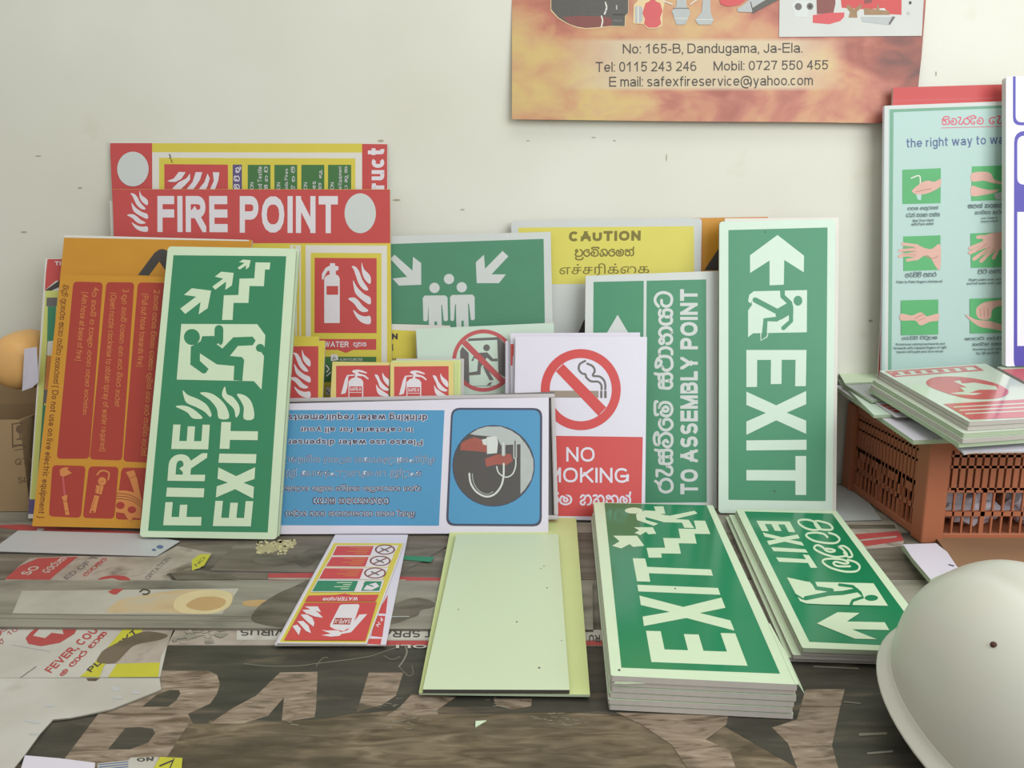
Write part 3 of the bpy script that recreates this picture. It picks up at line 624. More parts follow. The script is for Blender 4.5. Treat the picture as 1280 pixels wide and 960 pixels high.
# ---- fire hose instructions
s = Sign('fire_hose_sign', 'amber and brick red fire hose instruction sign with sideways text', 'sign', ('lean', 1.064, 0.335), [(76,343.3),(290,347.6),(268,664.2),(40,659.6)], 0.004, M_AMBER, zs=0.003)
s.v(0,320,2.667)
for q in ([(245,85),(343,88),(298,676),(189,676)], [(355,87),(448,88),(407,682),(299,678)], [(460,88),(560,90),(512,690),(411,685)], [(175,697),(286,700),(270,873),(163,868)], [(297,701),(396,703),(381,876),(276,873)], [(406,705),(508,707),(492,880),(385,878)]): s.rquad(q, 14, M_REDB)
s.sin('va.i.da.u.la.i_u.pa.ka.ra.na_sa.da.ha.aa_ba.aa.va.i.ta.aa_na.e.ka.ra.na.na.+'.replace('_u.', '_ba.u.'), [(205,95),(172,425),(198,428),(231,97)], M_BROWN, 0.15)
s.text('( Do not use on live electric equipment )', [(171,432),(121,872),(147,874),(197,434)], M_BROWN, 0.01)
s.text('(Aim hose at base of fire)', [(270,120),(247,348),(272,350),(295,122)], M_AMBERD)
s.sin('ba_ha.e.va.i_ga'.replace('ga', 'ja') + '_pa.aa.ma.u.la_va.e.ta_e.la.ka.+_ka.ra.na.+.na', [(303,118),(272,528),(292,530),(328,120)], M_AMBERD, 0.13)
s.text('4', [(312,105),(311,117),(330,118),(331,106)], M_AMBERD).text('3', [(410,110),(409,121),(429,122),(430,111)], M_AMBERD).text('2', [(514,113),(513,125),(533,126),(534,114)], M_AMBERD)
s.text('(Open nozzle clockwise to obtain spray of water required)', [(365,122),(327,650),(352,652),(390,124)], M_AMBERD)
s.sin('ja.u.va_ha.e.va.i_da.e.sa.ta_va.ta_ka.ra_va.i.va.ra_ka.ra.na.+', [(405,128),(378,500),(401,502),(429,130)], M_AMBERD, 0.13)
s.text('(Pull out hose towards fire)', [(470,125),(452,368),(477,370),(496,127)], M_AMBERD)
s.sin('ha.e.sa.+_ba.ta.ya_ja.i.na.na_da.e.sa.ta_ja.u.va.i.na.+_va.ta_ka.ra_ba.aa.va.i.ta_ka.ra.na.+', [(510,130),(466,665),(490,667),(534,132)], M_AMBERD, 0.13)
s.v(50,540,7.387).poly([(190,405),(183,350),(215,328),(270,325),(255,345),(297,380),(255,398),(220,412)], M_AMBERD).poly([(205,410),(222,410),(240,585),(222,590)], M_REDP)
s.poly([(200,598),(255,578),(255,602),(250,620),(275,765),(238,767),(213,622)], M_AMBERD).stroke([(220,640),(262,640)], 5, M_REDB).stroke([(232,730),(270,728)], 4, M_REDB)
s.stroke([(530,395),(560,362),(600,358),(640,380),(632,440)], 15, M_AMBERD, True).disc(576,455,38,38,M_AMBERD).stroke([(560,460),(575,452),(592,460)], 5, M_REDB).poly([(522,490),(592,498),(570,578),(510,562)], M_AMBERD).stroke([(525,510),(515,560)],4,M_REDB).stroke([(560,512),(548,565)],4,M_REDB)
s.poly([(505,583),(552,590),(515,745),(458,748)], M_AMBERD).disc(487,735,14,10,M_REDB).stroke([(512,610),(480,715)],4,M_REDB)
s.poly([(800,380),(795,370),(870,352),(880,372),(900,430),(945,640),(940,690),(905,665),(880,580),(830,430)], M_AMBERD).stroke([(838,425),(890,405)],5,M_REDB)
s.poly([(718,540),(800,540),(880,560),(940,640),(935,800),(860,790),(840,830),(810,800),(780,750),(700,740)], M_AMBERD)
s.disc(745,678,40,34,M_REDB).disc(851,718,40,32,M_REDB)
for dy in (0, 24, 48): s.stroke([(712,568+dy),(780,572+dy),(860,592+dy),(930,640+dy)], 6, M_BROWN, True)
s.done()

# ---- FIRE EXIT
b = Sign('fire_exit_sign', 'second fire exit board, only its edge showing behind the FIRE EXIT sign', 'sign', ('lean', 1.038, 0.365), [(212,309.5),(374.5,311),(349,674.5),(178,673)], 0.004, M_PHOS, M_EDGEG, r=0.006, zs=0.002); b.done()
s = Sign('fire_exit_sign', 'green FIRE EXIT sign with stairs, arrows and running man, standing on its end', 'sign', ('lean', 1.030, 0.355), [(210,308),(370.5,310.8),(345.7,675.4),(174.3,673.6)], 0.004, M_PHOS, M_EDGEG, r=0.006, zs=0.002)
s.v(160,300,2.4615).poly([(140,47),(487,50),(430,900),(62,895)], M_GREEN)
s.v(200,300,6).poly([(152,515),(272,425),(180,412),(240,362),(384,380),(358,512),(290,558),(305,465),(190,555)], M_PHOS)
s.poly([(393,350),(475,290),(412,275),(460,238),(553,247),(540,340),(490,375),(497,312),(415,373)], M_PHOS).poly([(583,208),(635,172),(592,165),(625,147),(680,152),(668,205),(643,222),(648,190),(598,222)], M_PHOS)
s.poly([(480,415),(588,413),(597,290),(708,288),(717,168),(828,170),(822,222),(788,222),(780,347),(672,345),(664,472),(552,472),(545,600),(466,600)], M_PHOS)
s.v().poly([(226.7,405),(321.7,405.3),(331.7,419),(330,447),(327,487),(317.5,476.5),(221,474.5)], M_PHOS)
s.v(200,300,6).disc(240,728,60,60,M_GREEN).poly([(232,800),(305,760),(318,722),(405,720),(430,780),(468,815),(550,730),(695,725),(718,755),(695,790),(585,795),(525,870),(615,878),(632,900),(618,1057),(552,1052),(558,945),(427,933),(300,850),(300,907),(365,967),(345,998),(322,1002),(228,935)], M_GREEN)
s.stroke([(443,670),(441,760)], 66, M_GREEN).disc(752,810,32,30,M_GREEN).poly([(752,830),(800,790),(800,900),(780,870)], M_GREEN)
s.poly([(425,782),(470,815),(440,775)], M_PHOS)
s.v(200,440,4)
for P in ([(78,272),(120,268),(165,285),(215,330),(165,332),(140,305),(110,288)], [(115,192),(140,215),(190,235),(235,265),(258,310),(250,325),(225,300),(180,275),(135,255),(120,225)], [(200,205),(250,205),(300,235),(335,280),(345,332),(295,332),(285,285),(250,240)], [(325,172),(335,210),(365,225),(395,265),(398,305),(380,328),(370,285),(335,250),(310,215)], [(385,210),(430,220),(462,260),(470,333),(420,335),(420,280),(405,245)]): s.poly(smooth_pts(P, True, 3), M_PHOS)
s.blks('E', [(242,487),(250,364),(67,363),(57,485)], M_PHOS, .33, .2).text('R', [(224,646),(238,506),(48,508),(38,644)], M_PHOS, 0.028).blks('I', [(219,727),(223,682),(36,678),(31,723)], M_PHOS).blks('F', [(206,868),(213,748),(28,751),(17,866)], M_PHOS, .36, .2)
s.blks('T', [(488,486),(492,352),(308,350),(299,484)], M_PHOS, .33, .26).blks('I', [(480,557),(483,511),(298,508),(293,554)], M_PHOS).blks('X', [(467,733),(477,576),(293,577),(280,728)], M_PHOS, .34).blks('E', [(455,872),(467,746),(278,744),(265,870)], M_PHOS, .33, .2)
s.done()

# ---- CAUTION and the amber one beside it
s = Sign('amber_warning_sign', 'amber sign with black triangle, a strip showing between CAUTION and green EXIT signs', 'sign', ('lean', 1.274, 0.04), [(866,272.6),(960,271)], 0.004, M_AMBERD)
s.v(620,260,4.267).poly([(1100,55),(1300,50),(1300,900),(1100,900)], M_AMBER).poly([(1110,332),(1190,212),(1260,180),(1300,332)], M_BLACK); s.done()
s = Sign('caution_sign', 'white and yellow CAUTION sign behind the green assembly signs', 'sign', ('lean', 1.262, 0.05), [(639,276.2),(877.3,272.8)], 0.004, M_GREYW, r=0.006)
s.v().poly([(648,284.6),(867.3,282.7),(868,353.2),(648,355.8)], M_YELC)
s.v(690,280,9.143).text('CAUTION', [(192,200),(1012,190),(1015,75),(192,85)], M_OLIVE, 0.05)
s.sin('pa.r.e.va.^.sha.e.ma.na.+', [(258,418),(940,412),(942,255),(258,262)], M_OLIVE, 0.2)
s.text('எச்சரிக்ைக', [(85,605),(1112,590),(1110,442),(85,455)], M_OLIVE, 0.005)
s.v().poly([(722,418),(729,402),(760,350),(791,418)], M_BLACK)
s.done()

# ---- green ASSEMBLY pictogram
s = Sign('assembly_point_sign', 'green assembly sign with arrows pointing at white figures, beside FIRE POINT', 'sign', ('lean', 1.230, 0.095), [(420,297),(688.3,289.8)], 0.004, M_GREYW)
s.v().poly([(430,306.9),(679.5,298.6),(684,600),(434,600)], M_GREENA)
s.v(480,300,6.4).poly([(948,88),(995,130),(860,275),(975,275),(920,345),(742,345),(735,178),(800,118),(808,230)], M_GREYW).poly([(50,150),(85,118),(228,245),(232,135),(297,185),(298,358),(120,365),(68,308),(185,295)], M_GREYW)
for x, y in ((404,383),(520,312),(622,378)): s.disc(x, y, 41, 41, M_GREYW)
s.poly([(310,465),(325,445),(490,443),(508,460),(512,640),(498,650),(478,645),(465,520),(458,520),(468,900),(365,900),(355,515),(350,640),(335,652),(315,645)], M_GREYW)
s.poly([(528,458),(545,440),(708,437),(725,455),(727,630),(715,643),(695,638),(680,510),(672,510),(684,900),(585,900),(575,515),(568,515),(560,640),(548,650),(532,642)], M_GREYW)
s.rect(404,652,425,900,M_GREENA).rect(620,645,638,900,M_GREENA)
s.done()

# ---- second CAUTION, rotated behind the small signs
s = Sign('caution_sign', 'second caution sign, its yellow corner between FIRE POINT and the no-exit board', 'sign', ('lean', 1.222, 0.1), [(380,402),(563,407)], 0.003, M_OFFW)
s.v(480,300,6.4).poly([(-500,690),(255,728),(262,1400),(-500,1400)], M_YEL).text('CAUTION', [(-245,790),(110,796),(110,748),(-245,742)], M_BLACK, 0.05).sin('sha.e.ma.na.+', [(-150,885),(75,892),(75,832),(-150,828)], M_BLACK, 0.15).text('எச்சரிக்ைக', [(-330,985),(115,990),(115,930),(-330,925)], M_BLACK)
s.done()

# ---- NO EXIT man
s = Sign('no_exit_sign', 'pale sign with red crossed circle over a running man in a doorway', 'sign', ('lean', 1.194, 0.13), [(520,411),(692,403.5)], 0.003, M_PHOS2)
s.v(560,400,9.6).poly([(232,250),(250,222),(600,205),(690,290),(690,690),(605,640),(590,238),(250,252)], M_DARK).poly([(145,372),(172,318),(248,395),(258,768),(200,760),(150,600)], M_DARK)
s.disc(463,333,40,40,M_DARK).poly([(355,395),(470,388),(510,430),(540,465),(595,462),(595,495),(520,495),(465,450),(400,560),(520,720),(545,722),(500,725),(440,610),(395,560),(390,655),(215,668),(240,632),(350,615),(362,480),(318,455),(300,495),(280,490),(310,430)], M_DARK)
s.poly([(420,560),(455,545),(548,720),(500,725)], M_DARK).poly([(465,782),(490,755),(535,742),(505,785)], M_DARK).stroke([(255,795),(575,788)], 6, M_DARK)
s.ring(427,487,376,374,46,M_REDP).poly([(165,285),(215,240),(685,715),(640,765)], M_REDP)
s.done()

# ---- EXIT with up arrow and the blank one behind it
b = Sign('blank_board', 'off-white blank board showing as a thin edge behind the green EXIT arrow sign', 'board', ('lean', 1.148, 0.25), [(906,273),(1048.5,272),(1045,634),(906,634)], 0.004, M_OFFW); b.done()
# ---- TO ASSEMBLY POINT
s = Sign('assembly_point_sign', 'green TO ASSEMBLY POINT sign with sideways lettering', 'sign', ('lean', 1.163, 0.24), [(732,344.8),(898,338.6),(896,632),(729,632)], 0.004, M_GREYW)
s.v().poly([(741.9,352.4),(882.7,349.3),(883.5,628),(740,629)], M_GREENL).poly([(804.7,350.9),(808.2,350.8),(806.5,628.5),(803,628.5)], M_GREYW).poly([(772,393.5),(800,441),(781,441),(781,560),(763,560),(763,441),(744,441)], M_GREYW)
s.text('TO', [(872.5,617.8),(872.5,586.5),(850.4,586.5),(850.4,617.8)], M_GREYW, 0.035).text('ASSEMBLY', [(872.3,577.8),(872.2,446.3),(850.3,446.3),(850.4,577.8)], M_GREYW, 0.035).text('POINT', [(872.2,436.7),(872,361.5),(850,361.5),(850.2,436.7)], M_GREYW, 0.035)
s.sin('ra.ae.sa.+.va.ii.e.ma.^', [(842.3,617),(842,500),(815.5,500),(816,617)], M_GREYW, 0.19).sin('sa.+.tha.aa.na.ya.Ta', [(842,487.3),(841.8,363.8),(816.8,363.8),(816.9,487.3)], M_GREYW, 0.19)
s.done()
s = Sign('exit_sign', 'tall green EXIT sign with upward arrow, leaning right of TO ASSEMBLY POINT', 'sign', ('lean', 1.138, 0.24), [(899.3,277),(1044.6,274),(1040.6,635.8),(898.2,635)], 0.004, M_PHOS2, r=0.006)
s.v(880,260,2.4615).poly([(75,68),(380,60),(374,902),(75,898)], M_GREENL)
s.v(900,270,5.333).poly([(383,127),(560,265),(558,375),(428,293),(425,458),(330,462),(330,297),(200,380),(200,262)], M_PHOS2)
s.poly([(225,502),(580,494),(578,775),(220,782),(187,808),(187,630),(215,590),(187,570),(195,525)], M_PHOS2)
s.poly([(192,600),(215,565),(208,595),(192,625)], M_GREENL).stroke([(416,488),(417,535),(465,580)], 33, M_GREENL).poly([(375,622),(440,585),(478,570),(488,605),(488,655),(460,660),(410,690),(370,665)], M_GREENL).stroke([(234,560),(395,645)], 36, M_GREENL)
s.stroke([(460,640),(375,688),(303,692),(294,800)], 33, M_GREENL).stroke([(472,610),(473,700),(422,747)], 29, M_GREENL).disc(519,565,29,33,M_GREENL).stroke([(271,778),(272,830),(312,806),(318,785)], 7, M_PHOS2)
s.v(880,260,2.4615).blks('E', [(130,437),(130,551),(313,548),(315,437)], M_PHOS2, .27, .18).blks('X', [(130,565),(130,698),(314,695),(314,563)], M_PHOS2, .28).blks('I', [(130,715),(130,746),(315,744),(315,713)], M_PHOS2).blks('T', [(130,763),(130,881),(314,883),(314,763)], M_PHOS2, .27, .18)
s.disc(188,74,2,2,M_BLACK).disc(217,871,3,2,M_BLACK)
s.done()

# ---- NO SMOKING stack
for (tl, tr, y0, lab) in (((631.8,426),(782,426),1.127,'hindmost no-smoking board, a thin left edge behind the NO SMOKING sign'), ((638.2,416.6),(800,415.6),1.118,'middle no-smoking board, a thin edge just behind the NO SMOKING sign')):
    b = Sign('no_smoking_sign', lab, 'sign', ('lean', y0, 0.33), [tl, tr], 0.004, M_LILAC)
    if '8.2' in str(tl): b.v().poly([(637.6,430),(642.4,430),(642,445),(641,445),(640.6,457),(637.5,457)], M_REDN)
    b.done()
s = Sign('no_smoking_sign', 'white and red NO SMOKING sign with crossed cigarette', 'sign', ('lean', 1.106, 0.33), [(644.4,420.3),(808.8,421.2),(806,650),(641,649)], 0.004, M_LILAC)
s.v(680,540,8.73).poly([(-250,36),(1078,55),(1062,925),(-270,915)], M_REDN)
s.v(660,420,6.857).poly([(150,468),(605,470),(605,530),(150,528)], mat('cigarette_brown', (152, 138, 124), 0.5, 0.3)).poly([(618,470),(638,470),(638,532),(618,532)], M_DARK).poly([(652,470),(674,470),(674,532),(652,532)], M_DARK)
s.stroke([(490,214),(445,240),(435,285),(462,320),(492,328),(500,355),(540,388),(600,392),(628,420),(630,458)], 18, M_DARK, True).stroke([(508,237),(555,260),(572,300),(556,340),(615,348),(652,382),(663,425),(662,458)], 18, M_DARK, True)
s.ring(452,460,343,348,77,M_REDN).poly([(238,302),(303,240),(670,612),(603,684)], M_REDN)
s.v(680,540,8.73).text('NO', [(243,322),(553,326),(553,165),(243,165)], M_LILAC, 0.01).text('SMOKING', [(-135,548),(928,556),(928,393),(-135,385)], M_LILAC, 0.01)
s.sin('ta.ha.na.ma.+', [(390,805),(952,812),(952,648),(390,645)], M_LILAC, 0.17).sin('ba.ii.ma', [(20,800),(308,803),(308,640),(20,635)], M_LILAC, 0.17)
s.done()

# ---- SAFE-X extinguisher signs
def ext_art(s, dx, dy, x1):
    s.v(480,440,10.667); s.off = (dx, dy)
    s.poly([(135,195),(x1,188),(x1,1200),(135,1200)], M_RED)
    s.poly([(282,318),(375,310),(378,328),(300,330),(285,480),(262,560),(200,575),(255,370)], M_WHITE)
    s.poly([(300,1000),(300,405),(340,365),(385,350),(390,300),(345,275),(360,255),(420,245),(480,255),(548,285),(540,298),(430,272),(430,292),(520,320),(572,365),(560,378),(500,335),(415,330),(418,350),(470,370),(497,405),(497,1000)], M_WHITE)
    s.poly([(312,470),(482,470),(482,700),(312,700)], M_RED).text('SAFE-X', [(320,528),(470,528),(470,484),(320,484)], M_WHITE, 0.03).stroke([(318,550),(476,550)], 8, M_WHITE)
    for P in ([(755,285),(780,330),(850,395),(850,470),(790,420),(755,350)], [(650,315),(695,325),(730,400),(790,470),(848,515),(790,525),(720,480),(690,400)], [(668,445),(700,490),(770,540),(850,600),(760,600),(690,560)]): s.poly(smooth_pts(P, True, 3), M_WHITE)
    s.off = (0, 0)
b = Sign('extinguisher_sign', 'small extinguisher board behind the leftmost flame sign, only its top edge showing', 'sign', ('lean', 1.108, 0.37), [(330,420.3),(398.8,420.6)], 0.003, M_YEL); b.done()
s = Sign('extinguisher_sign', 'small yellow-edged red flame sign tucked behind the FIRE EXIT sign', 'sign', ('lean', 1.102, 0.37), [(330,425.6),(406.5,425.8)], 0.004, M_YEL)
s.v().poly([(337,432.8),(398,432.8),(397.5,560),(336,560)], M_RED).flames(362,437,387.6,497,M_WHITE); s.done()
labs = ('rearmost grey-edged', 'third', 'second')
for (tl, tr, y0, f, lab) in (((495,448.3),(580,448.3),1.122,M_ALU,'grey-edged board, rearmost of the small extinguisher signs at right'), ((490,450.5),(576,450.2),1.117,M_PHOSY,'small extinguisher board, second behind the right SAFE-X sign'), ((489,451.5),(571.5,451),1.112,M_PHOSY,'small extinguisher board directly behind the right SAFE-X sign')):
    b = Sign('extinguisher_sign', lab, 'sign', ('lean', y0, 0.37), [tl, tr], 0.003, f, f); b.done()
s = Sign('extinguisher_sign', 'small red SAFE-X extinguisher sign with pale border, right one of the pair', 'sign', ('lean', 1.104, 0.37), [(488,453.3),(566.8,451.8)], 0.004, M_YELP)
ext_art(s, 0, 0, 862); s.done()
s = Sign('extinguisher_sign', 'small red SAFE-X extinguisher sign, left one of the pair', 'sign', ('lean', 1.106, 0.37), [(415.6,452),(487.4,453)], 0.004, M_YELP)
ext_art(s, -72.5, -1, 855); s.done()

# ---- framed board and blue dispenser sign
s = Sign('framed_board', 'grey aluminium framed board behind the blue water dispenser sign', 'board', ('lean', 1.086, 0.385), [(331,502.3),(693,489.6),(697.8,650.3),(322,655)], 0.003, M_DARK, M_ALU, zs=0.003)
bm = bmesh.new(); w2, h, f = s.w/2, s.h, 0.0064
for a in ((-w2, 0, w2, f), (-w2, h-f, w2, h), (-w2, f, -w2+f, h-f), (w2-f, f, w2, h-f)): bm_box(bm, a[0], a[1], -0.003, a[2], a[3], 0.007)
bmesh.ops.bevel(bm, geom=bm.edges[:], offset=0.001, segments=2, affect='EDGES'); obj('frame', bm, M_ALU, s.root)
s.done()
s = Sign('water_dispenser_sign', 'white and blue water dispenser sign lying upside down across the middle', 'sign', ('lean', 1.046, 0.40), [(336,505),(686,496.5),(685.4,666),(327,664)], 0.004, M_LILAC, M_ALU, zs=0.0032)
s.v(340,380,3.2).poly([(0,424),(690,425),(668,887),(-25,885)], M_BLUE)
def dtext(t, q, bold=0.022):
    s.text(t, q, M_WHITE, bold, 0.12); s.text(t, q, M_NAVY, bold)
s.v(345,500,6)
R = lambda x0, y0, x1, y1: [(x1,y0),(x0,y0-2),(x0,y1-2),(x1,y1)]
dtext('Please use water dispenser', R(90,287,1100,342)); dtext('in cafetaria for all your', R(180,196,1025,246)); dtext('drinking water requirements.', R(72,98,1135,160))
for t, q in (('சிற்றுண்டிச்சாைல மூலம் வழங்கப்', R(62,410,1195,490)), ('குடிநீர் பயன்பாட்டுக்கான நீர்', R(62,512,1095,592))):
    s.text(t, q, M_WHITE, 0.02); s.text(t, q, mat('blue_grey_print', (92, 110, 136), 0.5, 0.3), 0.004)
def dsin(t, q):
    s.sin(t, q, M_WHITE, 0.26); s.sin(t, q, M_NAVY, 0.17)
dsin('ja.u.la.ya_ba.e.da.aa.ha.ra.i.na_ya.na.+.ta.r.ya_ba.aa.va.i.ta_ka.ra.na.+.na', R(48,632,1090,696)); dsin('a'.replace('a', 'ba') + '.va.sha.ya.ta.aa.va.ya_sa.da.ha.aa', R(275,730,850,786)); dsin('sa.i.ya.la.u_da.e.na.aa_ba.aa.pa.na.sha.aa.la.aa.va_ba.e.ba_ka.ra.u.na.aa', R(66,822,1045,888))
s.v(550,500,5.647).rquad([(80,55),(722,57),(718,892),(42,888)], 62, M_NAVY).rquad([(92,70),(706,72),(703,876),(58,873)], 52, M_BLUE)
s.disc(378,465,291,288,M_NAVY)
M_PH = mat('photo_dark', (88, 84, 82), 0.4, 0.3, 0.05); s.disc(378,465,284,281,M_PH)
s.poly([(212,240),(270,205),(330,188),(430,188),(500,215),(560,255),(590,292),(568,312),(430,320),(400,262),(330,255),(250,248)], mat('photo_pale', (178, 184, 182), 0.45, 0.3, 0.06))
s.poly([(568,308),(594,294),(630,350),(658,420),(660,490),(645,560),(600,630),(568,664)], M_SILV)
M_ARM = mat('photo_arm', (160, 92, 82), 0.45, 0.3, 0.12, 60)
s.poly([(142,355),(150,305),(180,285),(240,262),(330,290),(330,370),(240,360)], M_ARM).poly([(318,415),(400,385),(500,380),(515,430),(470,460),(400,455),(325,472)], M_ARM).poly([(330,262),(400,256),(410,300),(402,375),(332,382)], M_GREYW).poly([(295,280),(330,272),(330,320),(305,315)], M_GREYW)
s.stroke([(207,520),(218,590),(260,650),(325,682),(385,665),(430,610),(448,540),(450,450)], 13, M_GREYW, True).stroke([(228,520),(238,585),(275,640),(330,666),(375,648)], 5, M_SILV, True).stroke([(400,470),(415,515),(462,545),(510,525),(533,470),(535,420)], 9, M_GREYW, True).stroke([(448,300),(448,385)], 26, M_SILV).stroke([(530,290),(530,405)], 26, M_SILV).stroke([(530,290),(530,405)], 8, M_PH).stroke([(448,300),(448,385)], 8, M_GREYW)
s.done()
# ================================================================== banner on the wall
bq = [(640,-70),(1166,-70),(1157.5,0),(1152,70),(1142.5,157),(1100,154),(1000,152.5),(900,152),(800,151),(720,150),(640,149)]
n_b = Vector((0, -1, 0.075)).normalized()
B0 = hit((640,149), Vector((0, 1.286-0.075*0.6, 0)), n_b)
e2 = n_b.cross(Vector((1, 0, 0))).normalized()
MB = Matrix(((1, e2.x, n_b.x, 0.28), (0, e2.y, n_b.y, B0.y), (0, e2.z, n_b.z, B0.z), (0, 0, 0, 1)))
c = Canvas(MB)
ban = empty('hanging_banner', (0, 0, 0), 'flame-patterned vinyl banner with phone and email lines, hanging high on the wall', 'banner'); ban.matrix_world = MB
def flame_material():
    m = bpy.data.materials.new('printed_flames'); m.use_nodes = True; nt = m.node_tree; L = nt.links.new; N = nt.nodes.new
    bs = nt.nodes['Principled BSDF']; bs.inputs['Roughness'].default_value = 0.42; bs.inputs['Specular IOR Level'].default_value = 0.35
    def M(op, a, b_=None, clamp=False):
        n = N('ShaderNodeMath'); n.operation = op; n.use_clamp = clamp
        for k, v in enumerate((a, b_)):
            if v is None: continue
            if isinstance(v, (int, float)): n.inputs[k].default_value = v
            else: L(v, n.inputs[k])
        return n.outputs[0]
    tc = N('ShaderNodeTexCoord'); sp = N('ShaderNodeSeparateXYZ'); L(tc.outputs['Object'], sp.inputs[0]); X, Y = sp.outputs[0], sp.outputs[1]
    def noise(sc, det, dist, st=(1, 1, 1)):
        mp = N('ShaderNodeMapping'); mp.inputs['Scale'].default_value = st; n = N('ShaderNodeTexNoise'); n.inputs['Scale'].default_value = sc; n.inputs['Detail'].default_value = det; n.inputs['Distortion'].default_value = dist
        L(tc.outputs['Object'], mp.inputs[0]); L(mp.outputs[0], n.inputs[0]); return n.outputs['Fac']
    n1, n2 = noise(5.5, 4, 0.7, (1, 1.6, 1)), noise(16, 5, 0.9, (1, 1.4, 1))
    f = M('SUBTRACT', M('ADD', M('MULTIPLY', n1, 0.8), M('MULTIPLY', n2, 0.25)), 0.03)
    lx = lambda p: c.loc(p)
    far = M('MULTIPLY', M('SUBTRACT', X, lx((1040, 80)).x), 2.2, True)      # the print reddens to the right
    low = M('MULTIPLY', M('MULTIPLY', M('SUBTRACT', X, lx((1020, 80)).x), 9.0, True), M('MULTIPLY', M('SUBTRACT', lx((900, 108)).y, Y), 16.0, True))
    f = M('SUBTRACT', M('SUBTRACT', f, M('MULTIPLY', far, 0.6)), M('MULTIPLY', low, 0.3))
    r = N('ShaderNodeValToRGB'); e = r.color_ramp.elements
    st = [(0.22, (112, 74, 68)), (0.34, (160, 94, 80)), (0.42, (186, 120, 100)), (0.48, (198, 145, 110)), (0.54, (202, 162, 118)), (0.61, (208, 180, 118)), (0.70, (204, 156, 132))]
    while len(e) < len(st): e.new(0.5)
    for el, (p_, c_) in zip(e, st): el.position = p_; el.color = lin(c_) + [1]
    L(f, r.inputs[0])
    a0, a1 = lx((700, 114)), lx((1062, 47)); cx, cy, hx, hy = (a0.x+a1.x)/2, (a0.y+a1.y)/2, (a1.x-a0.x)/2, (a1.y-a0.y)/2
    mx = M('MULTIPLY', M('SUBTRACT', hx, M('ABSOLUTE', M('SUBTRACT', X, cx))), 11.0, True); my = M('MULTIPLY', M('SUBTRACT', hy, M('ABSOLUTE', M('SUBTRACT', Y, cy))), 160.0, True)
    mk = M('MULTIPLY', M('MULTIPLY', mx, my), 0.86)
    mix = N('ShaderNodeMix'); mix.data_type = 'RGBA'; L(mk, mix.inputs[0]); L(r.outputs[0], mix.inputs[6]); mix.inputs[7].default_value = lin((208, 194, 162)) + [1]
    L(mix.outputs[2], bs.inputs['Base Color']); return m
M_FIRE = flame_material()
L = [c.loc(p) for p in bq]
bm = bmesh.new(); prism(bm, [(l.x, l.y) for l in L], -0.001, 0); o = obj('banner_sheet', bm, M_FIRE, ban)
M_PALE = mat('pale_tan_print', (222, 198, 152), 0.45, 0.35, 0.05, 10)
M_PALE = mat('pale_tan_print', (220, 186, 128), 0.45, 0.35, 0.05, 10)
c.text('No: 165-B, Dandugama, Ja-Ela.', [(778.5,70.5),(1003,69.5),(1003,53.5),(778.5,55)], M_BLACK).text('Tel: 0115 243 246', [(744.5,90),(870.5,88.7),(870.5,76.7),(744.5,77.5)], M_BLACK).text('Mobil: 0727 550 455', [(892,88.3),(1035,86.8),(1035,75.2),(892,76.5)], M_BLACK).text('E mail: safexfireservice@yahoo.com', [(761.5,112),(1016,110),(1016,94),(761.5,96)], M_BLACK)
c.v(660,0,9.143).poly([(256,-400),(258,120),(340,210),(450,275),(560,318),(660,333),(800,322),(960,305),(1112,305),(1118,180),(1150,150),(1155,-400)], M_PALE)
M_HOSE = mat('printed_black_hose', (92, 90, 84), 0.45, 0.35, 0.1, 80)
c.poly([(262,-400),(266,110),(345,200),(450,265),(560,306),(660,322),(800,312),(950,297),(1105,300),(1110,180),(1145,148),(1148,-400)], M_HOSE)
c.poly([(390,195),(600,182),(840,188),(940,200),(960,240),(950,297),(800,312),(660,322),(560,306),(470,275)], M_MAROON)
c.stroke([(840,185),(852,240),(838,310)], 16, M_OFFW, True).stroke([(885,30),(898,90),(875,160)], 18, M_OFFW, True).rect(970,225,1080,250,M_DARK).rect(1005,60,1020,112,M_SILV).rect(970,160,1105,175,M_BLACK)
for k in range(5): c.stroke([(280+k*8,-60+k*45),(600,-40+k*42),(900,-50+k*44)], 4, M_DARK, True)
c.v(780,0,7.111).poly([(160,-40),(360,-40),(360,30),(345,100),(340,230),(290,255),(210,255),(170,215),(80,210),(85,50)], M_PALE)
c.poly([(190,30),(230,10),(235,-60),(275,-60),(280,12),(322,30),(342,100),(320,160),(330,215),(290,247),(215,247),(178,215),(185,170),(163,120)], mat('printed_coupling_red', (206, 90, 92), 0.4, 0.4, 0.1, 30)).poly([(98,55),(150,55),(165,80),(165,180),(148,205),(98,205)], M_SILV).stroke([(125,60),(125,200)], 10, M_OFFW)
c.poly([(425,100),(465,55),(470,-60),(550,-60),(555,55),(590,110),(558,190),(540,220),(465,220),(452,180)], M_SILV).stroke([(440,75),(575,75)], 8, M_DARK).stroke([(445,165),(565,165)], 5, M_OFFW)
c.poly([(705,-60),(765,-60),(768,110),(796,180),(770,220),(660,220),(632,180),(690,110)], M_SILV).stroke([(645,175),(785,175)], 5, M_OFFW).stroke([(350,10),(430,40)], 10, M_OFFW).stroke([(590,40),(660,-10)], 10, M_OFFW)
c.poly([(830,-60),(1100,-60),(1085,-5),(1035,40),(930,60),(860,40)], mat('printed_red_drum', (202, 78, 80), 0.4, 0.4, 0.08, 30)).poly([(1005,75),(1040,60),(1110,5),(1140,-30),(1270,-60),(1270,40),(1150,112),(1010,105)], M_SILV).stroke([(1125,20),(1145,110)], 8, M_BLACK)
